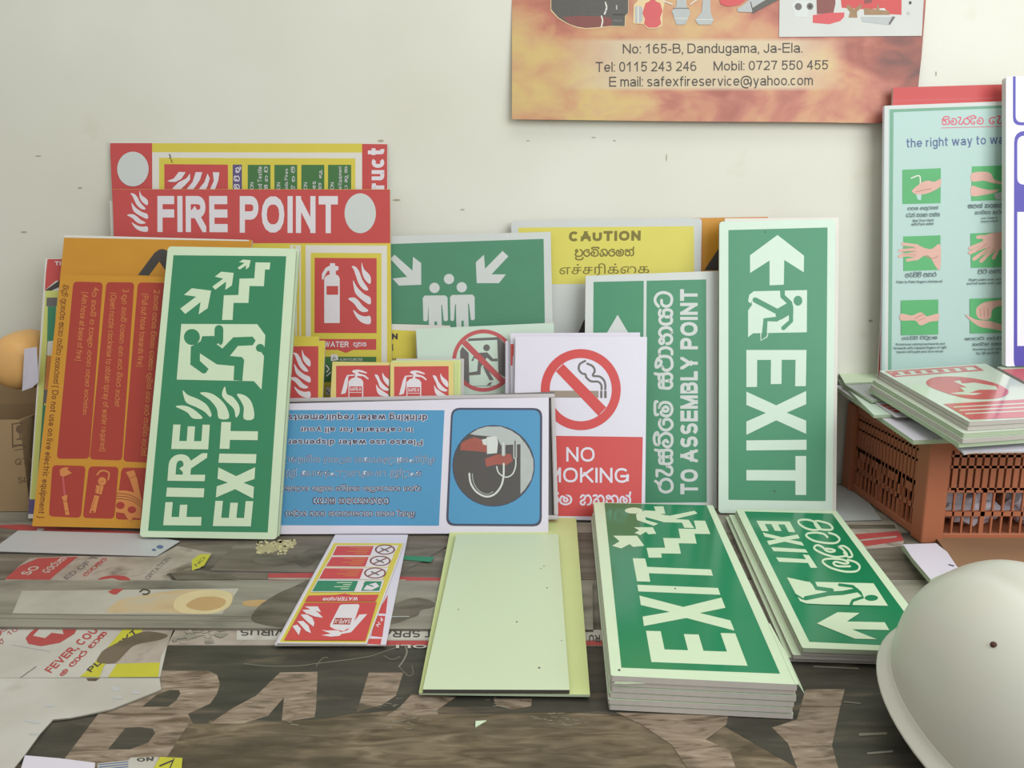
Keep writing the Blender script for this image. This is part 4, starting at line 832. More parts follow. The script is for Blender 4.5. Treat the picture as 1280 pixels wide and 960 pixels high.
c.v(940,0,5.818).poly([(205,-400),(1252,-400),(1246,10),(1232,262),(195,270)], mat('printed_pale_grey_photo', (200, 202, 196), 0.45, 0.35, 0.06, 12)).poly([(0,60),(0,100),(230,-20),(230,-80)], M_HOSE)
c.poly([(600,-400),(1090,-400),(1085,110),(1000,105),(960,60),(820,70),(650,58)], M_RED).poly([(455,-400),(600,-400),(605,30),(590,95),(470,105)], M_MAROON).poly([(800,-400),(870,-400),(870,20),(815,30)], M_MAROON)
c.poly([(440,112),(560,95),(670,92),(668,125),(640,155),(560,178),(440,168)], mat('printed_red_drum', (202, 78, 80)), False).poly([(280,30),(330,5),(440,10),(450,70),(410,90),(400,125),(310,125),(295,70)], M_GREYW).disc(335,50,26,26,M_DARK).disc(420,48,24,26,M_DARK).disc(420,48,12,13,M_BLACK)
M_BRS = mat('printed_brass', (150, 120, 84), 0.45, 0.4, 0.15, 80)
c.poly([(680,50),(700,35),(740,70),(790,30),(800,50),(760,90),(765,130),(700,130),(710,90)], M_BRS).poly([(815,110),(810,60),(900,70),(915,20),(925,75),(990,80),(1000,110)], M_BRS).poly([(790,125),(1020,125),(1000,185),(800,160)], M_SILV).poly([(1020,120),(1040,125),(1000,185),(990,175)], M_DARK).disc(1148,22,10,12,M_BLACK).disc(1135,98,12,12,M_SILV)
obj('printed_face', c.bm, c.mats, ban)
# two battens clip the banner to the wall
bm = bmesh.new(); zt = L[0].y
bm_box(bm, -0.005, zt-0.012, -0.012, 0.53, zt+0.006, 0.004); obj('batten', bm, M_ALU, ban)

# ================================================================== loose sheets and boards on the table
def sheet(name, label, cat, pts, z, th, face, edge=None, group=None, view=None): return Sheet(name, label, cat, pts, z, th, face, edge, group, view)
T4 = (0, 720, 4)
s = sheet('health_poster', 'white poster with red fever and cough lettering under the front of the grey plank', 'poster', [(-20,240),(870,244),(880,262),(835,350),(800,505),(-20,510)], 0.0012, 0.001, M_DIRTYW, None, None, T4)
s.poly([(650,300),(720,265),(870,262),(836,348),(806,400),(800,436),(560,440),(600,380)], M_DIRTYP)
s.text('FEVER, COUGH', [(262,490),(560,226),(515,205),(220,470)], M_REDW, 0.03).sin('ma_ba.aa.ra_ja.aa.sa_ba.u', [(322,508),(600,240),(560,225),(285,492)], M_REDW, 0.2)
s.poly([(128,312),(150,285),(180,262),(260,255),(390,256),(372,290),(300,335),(205,352),(142,340)], M_REDW).poly([(165,300),(200,262),(310,262),(318,292),(258,285),(225,312)], M_DIRTYW).text('100', [(45,300),(118,258),(100,240),(30,285)], M_REDW).text('F', [(0,300),(40,280),(35,255),(0,275)], M_REDW).sin('ha.ra.ra', [(-40,350),(20,340),(15,310),(-50,320)], M_REDW)
s.poly([(585,440),(800,434),(792,506),(540,508)], M_YELT).poly([(400,505),(440,472),(620,262),(720,260),(705,285),(520,450),(498,508)], M_YELT).text('PLUG EXT', [(455,485),(690,285),(672,262),(432,470)], M_BLACK, 0.03)
M_SMEAR = ramp_mat('dark_grime', [(0.35, (96, 86, 70)), (0.6, (118, 106, 88))], 20); s.poly([(485,432),(500,395),(530,365),(640,310),(700,285),(760,280),(838,296),(800,320),(680,345),(630,385),(585,430),(540,440)], M_SMEAR, True)
s.stroke([(-20,590),(110,505),(180,455)], 3, M_DARK).stroke([(60,345),(250,378)], 2.5, M_SHEETG)
rr = random.Random(5)
for k in range(26): x, y = rr.uniform(840, 1130), rr.uniform(275, 335); s.poly([(x, y), (x+rr.uniform(10, 40), y-rr.uniform(4, 12)), (x+rr.uniform(30, 60), y+rr.uniform(0, 8)), (x+12, y+rr.uniform(6, 14))], rr.choice([M_SCR, M_DIRTYP, M_PLANK]))
s.done()
s = sheet('blank_sheet', 'white blank curved sheet in the bottom left corner of the table', 'sheet', [(-60,511),(430,511),(440,526),(480,526),(500,511),(798,511),(806,568),(560,665),(350,710),(265,718),(200,790),(125,893),(30,1010),(-100,1010)], 0.0022, 0.0014, M_DIRTYW, M_PLANK, None, T4)
for x, y in ((570,560),(580,570),(150,725),(180,735),(250,650),(680,585),(590,610),(170,790)): s.disc(x, y, 26, 6, M_SHEETG, n=9)
s.done()
s = sheet('paper_scrap', 'pale blue paper scrap at the lower left edge below the black stripe', 'paper', [(125,897),(300,912),(475,934),(470,1000),(90,1010)], 0.0032, 0.0008, M_LILAC, None, None, T4); s.done()
s = sheet('paper_scrap', 'scrap with striped printing and the word NO at the bottom left', 'paper', [(490,938),(640,922),(655,908),(795,905),(765,1000),(480,1000)], 0.002, 0.0008, M_DIRTYW, None, None, T4)
s.text('NO', [(770,905),(680,912),(690,930),(765,925)], M_BLACK, 0.04); [s.stroke([(495,945+d),(640,930+d)], 5, M_SLATE) for d in (0, 12, 24)]; s.done()
s = sheet('paper_scrap', 'yellow tape scrap with black marks at the bottom left', 'paper', [(800,905),(912,910),(905,1000),(745,1000)], 0.0028, 0.0008, M_YELT, None, None, T4); s.stroke([(800,950),(860,925)], 8, M_BLACK).stroke([(870,915),(850,960)], 6, M_BLACK); s.done()
# printed strip with upside down lettering
s = sheet('printed_strip', 'long white strip with upside-down spray and virus lettering and a red band', 'poster', [(212,787),(935,787),(945,808),(206,806)], 0.0012, 0.001, M_DIRTYP)
s.poly([(296,787.2),(934,787.2),(936,800),(296,800)], M_DIRTYW).poly([(470,801),(935,801),(937,807.5),(470,806.5)], M_REDW)
s.text('VIRUS', [(355,786.8),(301,786.8),(300,795),(356,795)], M_BLACK, 0.02).v(320,720,4).text('T SPRAY', [(885,272),(585,272),(575,308),(885,308)], M_BLACK, 0.02).text('RU', [(1720,295),(1665,295),(1665,332),(1722,332)], M_BLACK, 0.03)
s.text('OLI', [(855,345),(700,345),(700,362),(855,362)], M_DIRTYW, 0.03)
s.done()
# grey plank with glue smear
T6 = (0, 600, 4)
s = sheet('plank', 'long grey plank lying across the table with a glue smear on its paper patch', 'plank', [(-60,502),(1500,502),(2962,506),(2966,748),(1300,742),(-60,734)], 0.0042, 0.0042, M_PLANK, M_PLANKB, None, T6)
s.poly([(110,555),(1195,543),(1110,672),(60,672)], ramp_mat('pale_patch', [(0.3, (164, 162, 148)), (0.6, (186, 183, 170))], 12)).poly([(600,600),(700,580),(860,555),(1000,548),(1150,560),(1165,590),(1140,640),(1050,668),(900,668),(700,664),(540,664),(560,630)], ramp_mat('tan_glue', [(0.3, (176, 152, 118)), (0.5, (198, 176, 138)), (0.7, (188, 180, 158))], 14, (1, 2, 1), 6), True)
s.poly([(868,620),(900,580),(1000,552),(1110,552),(1160,580),(1140,635),(1060,668),(930,668),(880,650)], mat('cream_glue', (214, 196, 150), 0.4, 0.4, 0.1, 30), True).poly([(930,630),(990,590),(1080,585),(1130,605),(1100,640),(1010,655)], mat('tan_glue_ring', (190, 156, 108), 0.4, 0.4, 0.1, 30), True)
s.poly([(1215,610),(1280,600),(1350,605),(1330,630),(1230,632)], mat('tan_glue_ring', (190, 156, 108)), True)
s.stroke([(-60,668),(600,676),(1300,682)], 4, M_SCR).stroke([(-60,690),(600,700),(1300,706)], 4, M_SCR)
s.poly([(540,560),(570,545),(620,545),(600,560),(580,575),(560,572)], M_REDW).stroke([(700,560),(720,548),(748,558),(735,572),(715,572)], 8, M_BLACK, True)
M_STAIN = ramp_mat('dark_stain', [(0.35, (84, 78, 66)), (0.6, (116, 110, 96))], 12, (1, 4, 1), 8)
s.v(320,640,5.333).poly([(0,650),(120,560),(250,500),(380,470),(380,760),(0,740)], M_STAIN, True).poly([(900,630),(980,592),(1060,574),(1110,578),(1160,590),(1192,615),(1170,640),(1100,655),(1080,690),(1010,715),(940,740),(880,752),(800,745),(830,700)], M_STAIN, True).stroke([(880,700),(1020,698)], 4, M_SHEETG)
s.done()
s = sheet('printed_scrap', 'worn red and white printed scrap behind the left part of the grey plank', 'poster', [(20,505),(95,430),(150,390),(395,380),(780,386),(885,330),(1060,366),(1000,440),(830,470),(860,505)], 0.002, 0.001, M_DIRTYP, None, None, T6)
s.poly([(30,490),(100,430),(190,392),(390,384),(270,480),(250,500),(30,497)], M_REDW).text('SO', [(140,478),(205,435),(160,430),(98,470)], M_DIRTYW, 0.02).sin('da.e.ra.aa.na', [(240,468),(340,390),(300,385),(195,455)], M_DIRTYW).text('ED OF T', [(335,500),(500,385),(465,378),(315,488)], M_DARK, 0.02).sin('ba.aa.pa.sa.e', [(430,485),(540,395),(515,390),(410,475)], M_REDW).text('ORTATION', [(740,502),(860,390),(828,388),(722,490)], M_DARK)
s.poly([(490,500),(520,484),(575,478),(630,484),(650,502),(600,502),(560,492)], M_REDW, True).poly([(960,400),(1000,372),(1055,372),(1020,430),(960,455)], M_YELT).text('NO', [(985,435),(1030,390),(1015,385),(970,425)], M_BLACK)
s.poly([(850,470),(900,455),(1000,452),(1150,470),(1200,500),(880,500)], M_STAIN); s.done()
s = sheet('blank_sheet', 'blue-grey blank sheet lying in front of the fire hose sign', 'sheet', [(-20,357),(-20,335),(90,252),(690,268),(900,306),(782,382)], 0.0026, 0.0014, M_SHEETG, M_DARK, None, T6); s.disc(800,335,18,10,M_SLATE,n=9).disc(770,350,12,6,M_SLATE,n=8); s.done()
s = sheet('printed_scrap', 'narrow red scrap under the bottom edge of the fire hose sign', 'poster', [(-20,225),(110,222),(160,226),(715,262),(715,272),(520,278),(512,268),(90,250),(-20,235)], 0.0012, 0.0008, M_REDW, None, None, T6)
s.poly([(180,258),(190,243),(222,243),(215,254)], M_DIRTYW); s.done()
s = sheet('wood_strip', 'dark grey strip of board on the far left under the blank sheet', 'board', [(-60,260),(0,240),(95,243),(40,292),(-60,318)], 0.0008, 0.0008, M_PLANKB, None, None, T6); s.done()
# grey board with glue clump, red strip, green tape behind the plank
s = sheet('grey_board', 'grey stained board with a clump of glue crumbs in front of the FIRE EXIT sign', 'board', [(1050,452),(1185,312),(1500,268),(2260,262),(2240,330),(1990,470)], 0.0016, 0.0016, M_PLANKB, M_DARK, None, T6)
s.v(320,640,5.333).poly([(260,320),(330,260),(420,225),(470,240),(400,330),(330,370),(270,350)], M_STAIN, True)
s.poly([(0,270),(20,235),(70,215),(110,200),(160,205),(200,190),(262,180),(272,215),(230,235),(200,260),(150,255),(110,272),(60,268),(30,285)], mat('glue_mass', (178, 168, 128), 0.6, 0.2, 0.2, 60)); rr = random.Random(9); M_CRUMB = mat('glue_crumb', (206, 196, 150), 0.6, 0.2, 0.1)
for k in range(46):
    x, y = rr.uniform(10, 270), rr.uniform(190, 285); y -= (x-140)*0.06
    s.lay = 3; s.disc(x, y, rr.uniform(6, 18), rr.uniform(4, 9), M_CRUMB, n=7)
s.poly([(-30,300),(60,280),(160,300),(260,330),(160,360),(20,350)], M_STAIN, True); s.done()
s = sheet('paper_strip', 'faded red and white strip showing along the back of the grey plank', 'paper', [(80,410),(380,405),(920,430),(1260,440),(1260,462),(700,452),(80,452)], 0.0008, 0.0008, M_REDW, None, None, (320,640,5.333)); s.poly([(80,440),(380,440),(1000,452),(1000,458),(80,452)], M_DIRTYP); s.done()
s = sheet('tape_strip', 'short strip of green tape between the WATER sign and the blank pale boards', 'tape', [(965,290),(1190,300),(1165,333),(960,315)], 0.0026, 0.0006, M_GREEN, None, None, (320,640,5.333)); s.done()
s = sheet('paper_scrap', 'tiny pale paper triangle on the front table edge', 'paper', [(1098,725),(1152,722),(1097,755)], 0.0012, 0.0008, M_PHOS, None, None, (320,720,4)); s.done()

# small WATER extinguisher labels lying face up
V5 = (320, 640, 5.333)
s = Sign('extinguisher_label', 'white label with red corner lying under the yellow WATER label', 'label', ('flat', 0.0058), [(419,668.5),(510,668.5),(482.5,806),(343,806)], 0.0014, M_LILAC)
s.v(*V5).poly([(880,552),(866,680),(806,676)], M_REDN).poly([(800,692),(862,694),(842,836),(768,828)], M_REDN).poly([(756,846),(838,846),(830,885),(740,880)], M_REDN).text('N 4', [(815,770),(850,720),(835,700),(800,755)], M_WHITE, 0.02); s.done()
s = Sign('extinguisher_label', 'yellow-bordered red WATER extinguisher label lying upside down on the table', 'label', ('flat', 0.0078), [(414.5,678),(505.5,678.5),(458.5,805),(346.5,804)], 0.0014, M_WHITE)
s.v(*V5).poly([(520,208),(980,210),(732,872),(158,868)], M_YEL)
for (a, cx, cy, rx, ry) in ((([(540,228),(785,228),(762,290),(510,290)]), 860, 252, 68, 34), (([(505,302),(752,302),(728,366),(466,364)]), 828, 328, 71, 34), (([(458,378),(718,380),(692,449),(420,449)]), 794, 410, 74, 37)):
    s.poly([(a[0][0]-4,a[0][1]-5),(a[1][0]+165,a[1][1]-5),(a[2][0]+150,a[2][1]+4),(a[3][0]-8,a[3][1]+4)], M_WHITE).poly(a, M_REDN).ring(cx, cy, rx, ry, 12, M_MAROON, 30, 7).stroke([(cx-46,cy+20),(cx+46,cy-20)], 8, M_MAROON).stroke([(cx-25,cy-8),(cx+5,cy+4),(cx+22,cy+12)], 9, M_DARK)
    for k in range(4): s.stroke([(a[1][0]-20-k*8, a[1][1]+10+k*13), (a[1][0]-160+(k%2)*60-k*8, a[1][1]+10+k*13)], 5, M_AMBERD)
s.poly([(410,455),(855,458),(826,538),(366,538)], M_WHITE).poly([(414,461),(682,463),(655,533),(374,533)], M_GREEN).poly([(728,465),(840,466),(822,530),(700,530)], M_GREEN).poly([(740,490),(800,475),(822,500),(770,525),(715,522)], M_WHITE).stroke([(720,480),(780,500)], 8, M_GREEN)
for k in range(4): s.stroke([(640-k*8,475+k*14),(540+(k%2)*50-k*8,475+k*14)], 5, M_PHOS)
s.poly([(350,562),(530,558),(592,549),(640,558),(818,556),(798,600),(326,602)], M_REDN).text('WATER/', [(682,572),(532,572),(524,596),(676,596)], M_WHITE, 0.02).sin('ja.u.la.ya', [(528,572),(450,572),(442,596),(522,596)], M_WHITE, 0.2)
s.poly([(325,610),(805,606),(730,862),(188,860)], M_REDN).poly([(560,628),(575,622),(680,620),(691,630),(645,765),(600,790),(580,800),(520,786),(494,770),(495,755)], M_WHITE).poly([(528,712),(640,714),(627,757),(512,755)], M_REDB).text('SAFE-X', [(634,722),(530,720),(518,748),(624,750)], M_WHITE, 0.02)
s.poly([(690,690),(742,687),(635,808),(560,822),(550,812),(610,795)], M_WHITE).poly([(435,792),(470,797),(545,795),(575,812),(560,832),(500,838),(437,828),(500,818)], M_WHITE)
for P in ([(325,636),(412,636),(434,674),(370,660)], [(308,660),(375,655),(415,678),(448,712),(395,704),(335,682)], [(298,690),(340,690),(375,712),(390,745),(384,771),(350,745),(318,715)], [(276,735),(315,733),(350,765),(367,815),(333,800),(305,768)], [(243,768),(275,758),(300,785),(286,829),(266,800)]): s.poly(P, M_WHITE)
s.done()

# blank pale boards
s = Sign('blank_board', 'yellow-green blank board lying under the paler blank board', 'board', ('flat', 0.0072), [(566,646),(720,646),(737.5,868.5),(523.5,866)], 0.0022, M_PHOSY, M_EDGEG); s.done()
s = Sign('blank_board', 'pale green blank board lying on top of the yellow-green one', 'board', ('flat', 0.0118), [(570.5,668),(697.5,668),(712,862.6),(528.5,862)], 0.0036, mat('phosphor_blank', (204, 218, 184), 0.4, 0.35, 0.03, 6), M_BLACK)  # black edge paints in the shadow line under the raised board
for x, y, r in ((646,777.5,1.3),(573,762,1),(684,735,1),(702,801,.9),(680,708,.9),(676,711,.8),(674,835,1.6)): s.v().disc(x, y, r, r*.7, M_DARK, n=8)
s.done()

# ================================================================== stacks of EXIT boards
def stack_under(top, n, th, gap, labels, jitter, faces=None):
    for i in range(n):
        dx, dy, a = jitter[i]
        M = top.M @ Matrix.Translation((dx, dy, -(th+gap)*(i+1))) @ Matrix.Rotation(a, 4, 'Z')
        b = Sign('exit_sign', labels[i], 'sign', None, None, th, M_PHOS, M_EDGE, 0.002, pose=(M, top.w, top.h, top.quad)); b.done()
s = Sign('exit_sign', 'glossy green EXIT sign with stairs and running man, topmost of the thick stack', 'sign', ('flat', 0.0362), [(742,627.8),(891,631.8),(997.2,856),(763.8,844.8)], 0.0058, M_PHOS, M_EDGE, 0.002)
s.v(720,600,2.909).poly([(103,84),(475,92),(742,705),(165,683)], M_GREENG)
s.v(640,720,4).blks('E', [(1178,450),(1116,288),(670,275),(697,431)], M_PHOS, .42, .165).blks('X', [(1112,274),(1047,109),(637,99),(660,251)], M_PHOS, .28).poly([(1042,95),(1030,61),(626,45),(632,78)], M_PHOS)
s.v(740,620,7.111).poly([(362,555),(472,558),(490,632),(1058,655),(1075,710),(505,688),(517,764),(400,760)], M_PHOS)
s.poly([(905,220),(1005,222),(1052,340),(910,338),(930,425),(770,422),(790,515),(615,512),(620,550),(505,550),(485,463),(650,462),(632,375),(785,378),(768,292),(925,295)], M_PHOS)
s.poly([(188,355),(400,355),(465,445),(365,455),(335,430),(260,468),(180,445),(245,405)], M_PHOS).poly([(372,280),(540,280),(572,338),(500,342),(480,320),(430,350),(378,330),(420,308)], M_PHOS).disc(370,132,78,27,M_PHOS)
s.poly([(390,165),(470,130),(565,135),(550,95),(635,95),(652,160),(602,165),(690,178),(910,133),(938,158),(740,208),(860,214),(908,288),(820,284),(800,240),(640,236),(580,218),(472,190),(480,215),(588,248),(550,267),(400,217)], M_PHOS)
s.v().disc(774,838,1.6,1.2,M_BLACK).disc(844,736,1.2,.9,M_DARK)
s.done()
# peeled corner of the top sticker
def curl(lab_parent, pts_top, m):
    bm = bmesh.new(); vs = [bm.verts.new(p) for p in pts_top]; bm.faces.new(vs)
    o = obj('peeling_film', bm, m, lab_parent); sm = o.modifiers.new('thick', 'SOLIDIFY'); sm.thickness = 0.0005; return o
hw, th = s.w/2, s.th
q1, q2 = Vector(s.quad[1]), Vector(s.quad[2]); ed = (q2-q1).normalized()
def ep(t, o, z): p_ = q1 + ed*t + Vector((ed.y, -ed.x))*o; return (p_.x, p_.y, z)
curl(s.root, [ep(0.0, -0.002, 0.0006), ep(0.0, 0.001, 0.0006), ep(-0.001, 0.006, -0.007), ep(0.012, 0.006, -0.006), ep(0.05, 0.0045, -0.002), ep(0.11, 0.001, 0.0006), ep(0.11, -0.001, 0.0006)], M_PHOS)
q0 = Vector(s.quad[0]); eb = (q1-q0).normalized()
def fp(t, z): p_ = q0 + eb*t + Vector((eb.y, -eb.x))*0.0022; return (p_.x, p_.y, z)
curl(s.root, [fp(0.002, -0.0062), fp(0.012, -0.0062), fp(0.03, -0.0045), fp(0.018, -0.0042), fp(0.004, -0.0046)], M_PHOS)
stack_under(s, 5, 0.0049, 0.0011, ['second board from the top of the thick EXIT stack', 'third board from the top of the thick EXIT stack', 'fourth board from the top of the thick EXIT stack', 'fifth board from the top of the thick EXIT stack', 'bottom board of the thick EXIT stack'],
            [(-0.0005, 0.0016, 0.0), (0.0003, 0.0012, -0.002), (-0.001, 0.0016, 0.001), (-0.002, 0.0012, 0.003), (-0.001, 0.0016, 0.002)])
s = Sign('exit_sign', 'green EXIT sign with arrow and Sinhala word, topmost of the thin stack by the helmet', 'sign', ('flat', 0.0205), [(920,637),(1045.5,638.6),(1182,816),(1003,810)], 0.0045, M_PHOS, M_EDGEG, 0.002)
s.v(920,630,4.8).poly([(50,45),(578,58),(1166,862),(440,828)], M_GREENG)
s.blks('E', [(122,101),(156,163),(356,170),(322,106)], M_PHOS, .3, .2).blks('X', [(160,172),(198,247),(408,252),(370,184)], M_PHOS, .3).blks('I', [(210,260),(226,284),(432,293),(416,273)], M_PHOS).poly([(240,321),(420,333),(400,304),(438,308),(488,384),(448,384),(432,355),(258,348)], M_PHOS)
s.v(980,635,10.667)
for P in ([(480,285),(400,297),(300,275),(215,225),(190,180),(235,160),(320,160),(400,185),(450,230),(490,287)], [(400,185),(440,175),(500,185),(600,215),(648,270),(620,293),(540,293),(480,287)], [(400,185),(430,250),(480,287)],
          [(600,335),(690,365),(740,420),(690,468),(560,470),(400,440),(300,380),(320,342),(430,332),(530,350),(578,392)], [(560,545),(640,555),(680,575),(620,590),(560,570),(520,530),(450,500),(405,520),(420,560),(540,620),(680,655),(780,650),(840,630),(790,560),(730,520)],
          [(730,520),(790,510),(860,550),(905,620),(900,655),(850,655),(800,600)], [(850,695),(960,730),(1010,790),(960,848),(800,850),(620,800),(520,730),(540,690),(650,680),(790,695),(860,735),(800,745),(690,722),(660,745),(720,780),(880,782)]):
    s.stroke(P, 27, M_PHOS, True)
s.v(920,630,4.8).poly([(305,442),(425,468),(825,478),(912,613),(430,602),(385,585),(362,548)], M_PHOS)
s.stroke([(428,440),(465,475),(482,507),(575,520)], 24, M_GREENG).stroke([(418,568),(560,540),(640,536),(725,520)], 26, M_GREENG).stroke([(620,487),(700,497),(745,535),(762,562),(700,582),(690,605)], 18, M_GREENG).disc(812,566,40,18,M_GREENG).stroke([(355,545),(400,572),(420,572)], 10, M_GREENG).poly([(395,598),(440,604),(915,616),(700,614)], M_GREENG)
s.poly([(485,720),(610,652),(742,657),(665,708),(892,713),(920,760),(695,755),(845,815),(715,812)], M_PHOS)
s.done()
stack_under(s, 3, 0.0042, 0.0006, ['second board from the top of the thin EXIT stack', 'third board from the top of the thin EXIT stack', 'bottom board of the thin EXIT stack, shifted left'], [(0.0, 0.002, 0.002), (-0.008, 0.003, 0.004), (-0.012, 0.006, 0.004)])
# ================================================================== right side: crate, boards on it, poster
M_CRATE = mat('orange_crate_plastic', (170, 103, 72), 0.45, 0.35, 0.06, 14)
CX0, CX1, CY0, CY1, CH = 0.5815, 1.02, 1.022, 1.288, 0.150
cr = empty('plastic_crate', (CX0, CY0, 0), 'orange lattice-sided plastic crate standing by the wall, topped with boards', 'crate')
def cpart(name, boxes, bev=0.0015):
    bm = bmesh.new()
    for b in boxes: bm_box(bm, b[0]-CX0, b[1]-CY0, b[2], b[3]-CX0, b[4]-CY0, b[5])
    if bev: bmesh.ops.bevel(bm, geom=bm.edges[:], offset=bev, segments=1, affect='EDGES')
    return obj(name, bm, M_CRATE, cr)
pw = 0.031
for x in (CX0, CX1-pw):
    for y in (CY0, CY1-pw): cpart('corner_post', [(x, y, 0.0008, x+pw, y+pw, CH)])
for z0, z1 in ((0.002, 0.014), (CH-0.014, CH-0.001)):
    cpart('rim', [(CX0+pw, CY0+0.004, z0, CX1-pw, CY0+0.012, z1), (CX0+pw, CY1-0.012, z0, CX1-pw, CY1-0.004, z1), (CX0+0.004, CY0+pw, z0, CX0+0.012, CY1-pw, z1), (CX1-0.012, CY0+pw, z0, CX1-0.004, CY1-pw, z1)])
def lattice(front, xs=0):
    b = []
    a0, a1 = (CX0+pw, CX1-pw) if front else (CY0+pw, CY1-pw)
    def add(p, q, z0, z1, d=0.003):
        yy = CY0+0.006 if front else xs
        b.append((p, yy, z0, q, yy+d, z1) if front else (yy, p, z0, yy+d, q, z1))
    L_ = a1-a0; n = int(L_/0.0105)
    for i in range(n+1):                                   # close set slats above
        t = a0+L_*i/n; add(max(a0, t-0.0037), min(a1, t+0.0037), 0.078 if front else 0.062, CH-0.01)
    n2 = int(L_/0.0135)
    for i in range(1, n2):                                 # thin bars and a few stout ones in the open rows below
        t = a0+L_*i/n2; w_ = 0.0062 if i % 5 == 4 else 0.0026
        add(t-w_/2, t+w_/2, 0.012, 0.08, 0.0045 if w_ > .005 else 0.003)
    for z, hh in ((0.078, 0.0035), (0.043, 0.0035), (0.112, 0.002), (0.128, 0.002)): add(a0, a1, z-hh, z+hh, 0.0048)
    return b
cpart('lattice_panel', lattice(True), 0)
for xs in (CX0+0.006, CX1-0.009): cpart('lattice_panel', lattice(False, xs), 0)
cpart('lattice_panel', [(CX0+pw, CY1-0.009, 0.01, CX1-pw, CY1-0.006, CH-0.01)], 0); cpart('bottom', [(CX0+0.01, CY0+0.01, 0.003, CX1-0.01, CY1-0.01, 0.006)], 0)
# things seen through the lattice
M_PAPER = mat('crumpled_paper', (206, 198, 206), 0.6, 0.2, 0.1, 20)
def crumple(name, label, x, y, z, rx, ry, rz, m, seed, cat='paper'):
    rr = random.Random(seed); bm = bmesh.new(); bmesh.ops.create_icosphere(bm, subdivisions=3, radius=1)
    for v in bm.verts:
        k = 1+rr.uniform(-.22, .22); v.co = Vector((v.co.x*rx*k, v.co.y*ry*k, max(-rz, v.co.z*rz*k)))
    o = obj(name, bm, m); o.location = (x, y, z); return tag(o, label, cat)
crumple('crumpled_paper', 'crumpled white paper seen low through the crate front', 0.675, 1.085, 0.035, 0.045, 0.03, 0.026, M_PAPER, 2)
crumple('crumpled_paper', 'crumpled lilac paper further right inside the crate', 0.78, 1.085, 0.036, 0.042, 0.03, 0.027, M_LILAC, 3)
crumple('cloth_bundle', 'brown cloth bundle filling the middle of the crate', 0.73, 1.205, 0.06, 0.11, 0.05, 0.052, mat('brown_cloth', (128, 96, 74), 0.8, 0.1, 0.1), 4, 'cloth')

zc = CH
s = Sign('blank_board', 'white foam board lying directly on top of the orange crate', 'board', ('tilt', zc+0.0072), [(1042.5,481.5),(1400,471),(1440,541),(1142,550.5)], 0.006, M_LILAC, M_EDGEG); s.done()
s = Sign('blank_board', 'pale board with grey edge on the crate, under the red label', 'board', ('tilt', zc+0.0125), [(1043.5,470.5),(1143,470),(1200,517),(1092.5,519)], 0.0045, M_PHOS2, M_EDGEG); s.done()
s = Sign('label_sheet', 'white sheet with red printed block, half under the tall red board stack', 'label', ('tilt', zc+0.0142), [(1094,503.5),(1134,501),(1172,520.5),(1120,521.5)], 0.001, M_LILAC)
s.v(1020,420,3).poly([(236,256),(330,262),(396,286),(300,288)], M_REDN).stroke([(262,266),(340,268)], 3, M_WHITE).stroke([(280,276),(366,277)], 3, M_WHITE); s.done()
s = Sign('board', 'grey board with pale edges, upper left of the pile on the crate', 'board', ('tilt', zc+0.0182), [(1052,478),(1110,473),(1158,497),(1090,501)], 0.0035, M_SILV, M_EDGEG); s.done()
s = Sign('blank_board', 'small pale green sheet, topmost at the back left of the crate pile', 'board', ('tilt', zc+0.0212), [(1049,467),(1096,464),(1108,477),(1056,479)], 0.0025, M_PHOS, M_EDGEG); s.done()
M_GLR = mat('glossy_sign_red', (198, 96, 96), 0.12, 0.6, 0.04); M_GLW = mat('glossy_pale_green', (205, 216, 198), 0.12, 0.6, 0.03)
s = Sign('sign_board', 'glossy pale sign with red circle and red band, topmost of the pile on the crate', 'sign', ('tilt', zc+0.055), [(1099,463.7),(1232,454.6),(1352,519.5),(1211.7,527.6)], 0.0056, M_GLW, M_EDGE, 0.002)
s.v(1090,440,6.737).poly([(110,165),(870,112),(945,158),(190,213)], M_GLR).poly([(150,172),(850,128),(890,150),(205,203)], M_GLW)
for k in range(7): a = 190+k*95; s.poly([(a,196-k*6),(a+50,192-k*6),(a+20,170-k*6),(a-30,174-k*6)], M_GLR)
s.poly([(455,255),(500,222),(600,208),(760,212),(920,235),(1050,270),(1130,310),(1150,345),(1100,380),(980,400),(820,395),(680,365),(560,325),(480,290)], M_GLR, True)
s.poly([(690,250),(740,240),(760,268),(860,260),(1040,290),(1060,320),(900,320),(820,345),(930,350),(860,365),(740,360),(660,350),(780,335),(740,300),(800,300)], M_GLW)
s.poly([(600,440),(1290,400),(1500,545),(830,572)], M_GLR)
for k in range(3): s.stroke([(690+k*50,466+k*28),(1340+k*40,432+k*30)], 9, M_GLW)
s.done()
for i, (lab, m_) in enumerate((('second board from the top of the glossy red pile', M_EDGE), ('third board from the top of the glossy red pile', M_EDGEG), ('fourth board from the top of the glossy red pile', M_EDGE), ('lowest board of the glossy red pile', M_EDGEG))):
    d = [(0.0, 0.001), (-0.010, -0.006), (-0.012, -0.008), (-0.014, -0.006)][i]
    b = Sign('sign_board', lab, 'sign', None, None, 0.0058, M_GLW, m_, 0.002, pose=(s.M @ Matrix.Translation((d[0], d[1], -0.0064*(i+1))) @ Matrix.Rotation((0, .01, .02, .015)[i], 4, 'Z'), s.w, s.h, s.quad)); b.done()
s = Sheet('paper_sheet', 'crooked white sheet sticking out under the front of the glossy red pile', 'paper', [(1183,545),(1197,537),(1330,530),(1340,562),(1290,564),(1215,565),(1205,567)], ('tilt', zc+0.0158), 0.0022, M_LILAC, M_EDGE); s.v(1090,440,6.737).poly([(870,745),(915,740),(930,765),(895,765)], M_REDP); s.done()

